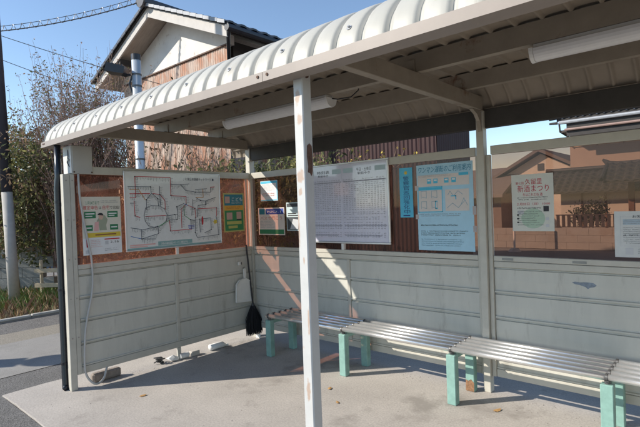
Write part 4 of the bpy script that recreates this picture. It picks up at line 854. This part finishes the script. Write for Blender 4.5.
for xx in (1.7, 4.2): box("gate_post", xx, xx+.16, 14.1, 14.26, -.03, 2.3, mat("brown_post", (0, 0, 0)), t)
t = thing("garden_shrub", (.75, 13.2, 0), "small rounded dark shrub before the beige garden wall", "shrub")
g = G(); ends = []
for k in range(4): branches(g, (.75+R(-.1, .1), 13.2, 0), (R(-.3, .3), R(-.3, .3), 1), .8, .02, 1, .5, ends)
g.build("stems", BARK, t, origin=W[t.name]); crown("crown", [(.75, 13.2, 1.05, .48, .36)], 1000, .055, [LF_D, mat("leaf_deep", (.03, .04, .02), .6)], (1, 2), t)
# two-storey house
t = thing("tiled_house", (4, 19, 0), "two-storey house with blue-black tiled eaves and tan wall at the upper right", "house")
TAN = mat("tan_wall", (.40, .31, .25), .9, var=.05, scale=1)
box("wall", -.87, 9, 18.0, 24, -.03, 4.15, TAN, t, 0); box("band", -.78, 9, 17.95, 17.998, 3.62, 3.95, mat("beige_band", (.70, .55, .38), .8), t, 0)
for k in range(7): box("band_divider", -.78+k*.9, -.74+k*.9, 17.93, 17.949, 3.60, 3.97, mat("brown_post", (0, 0, 0)), t, 0)
g = G(); tileroof(g, -1.10, 9, 17.0, 20.5, 4.72, 6.3, 42, 11); g.build("roof_tiles", mat("roof_tile_blue", (.13, .15, .19), .35, var=.35, scale=5), t)["kind"] = "stuff"
g = G(); g.prism([(17.05, 4.6), (20.5, 6.2), (20.5, 6.26), (17.05, 4.7)], 0, -1.10, 9); g.build("roof_deck", DKB, t)
box("soffit", -1.0, 9, 17.1, 18.0, 4.16, 4.25, mat("soffit_grey", (.06, .05, .045), .8), t, 0)
g = G(); g.tube([(-1.0, 16.98, 4.54), (9, 16.98, 4.54)], .07, 8); g.build("gutter", mat("gutter_grey", (.35, .36, .38), .4), t); g = G(); g.tube([(-.8, 16.98, 4.24), (9, 16.98, 4.24)], .05, 8); g.build("lower_gutter", mat("gutter_brown", (.3, .2, .17), .5), t)
box("eave_wall", -.75, 9, 17.06, 17.09, 3.98, 4.6, DKB, t, 0)
g = G(); g.tube([(-1.1, 17.0, 4.8), (-1.35, 16.9, 4.7)], [.12, .05], 8); g.tube([(-1.05, 17.0, 4.54), (-1.35, 16.95, 4.54)], [.06, .04], 8); g.tube([(-1.0, 17.0, 4.54), (-1.0, 17.1, 4.2), (-.8, 17.6, 4.0)], .035, 8); g.build("eave_end", DKB, t)
# far gabled house
t = thing("far_house", (-3.2, 24, 0), "distant cream gabled house, through the upper left of the right hand window", "house")
g = G(); g.prism([(-6.6, -.03), (.2, -.03), (.2, 2.0), (-3.2, 3.85), (-6.6, 2.0)], 1, 22, 22.1); g.build("gable_wall", mat("cream_wall", (.60, .54, .46), .9, var=.04), t)
for s_ in (-1, 1): g = G(); g.prism([(-3.2, 3.95), (-3.2+s_*3.9, 1.82), (-3.2+s_*3.9, 1.97), (-3.2, 4.12)], 1, 21.6, 30); g.build("roof", mat("far_roof", (.16, .13, .12), .7), t)
box("window", -3.35, -3.05, 21.97, 21.999, 3.0, 3.35, mat("far_window", (.06, .06, .07), .2), t, 0); box("wall_core", -6.4, .0, 22.11, 29.5, -.03, 2.0, DKB, t, 0)
t = thing("far_roof_house", (-9, 24, 0), "distant taupe roofed house behind the left edge of the right hand window", "house")
box("wall", -13, -4.6, 20.2, 26, -.03, 1.9, mat("taupe_wall", (.25, .2, .17), .9), t, 0); g = G(); g.prism([(19.6, 1.7), (23, 3.2), (26.4, 1.7), (26.4, 1.85), (23, 3.35), (19.6, 1.85)], 0, -13.4, -4.3); g.build("roof", mat("taupe_roof", (.20, .17, .16), .7), t)
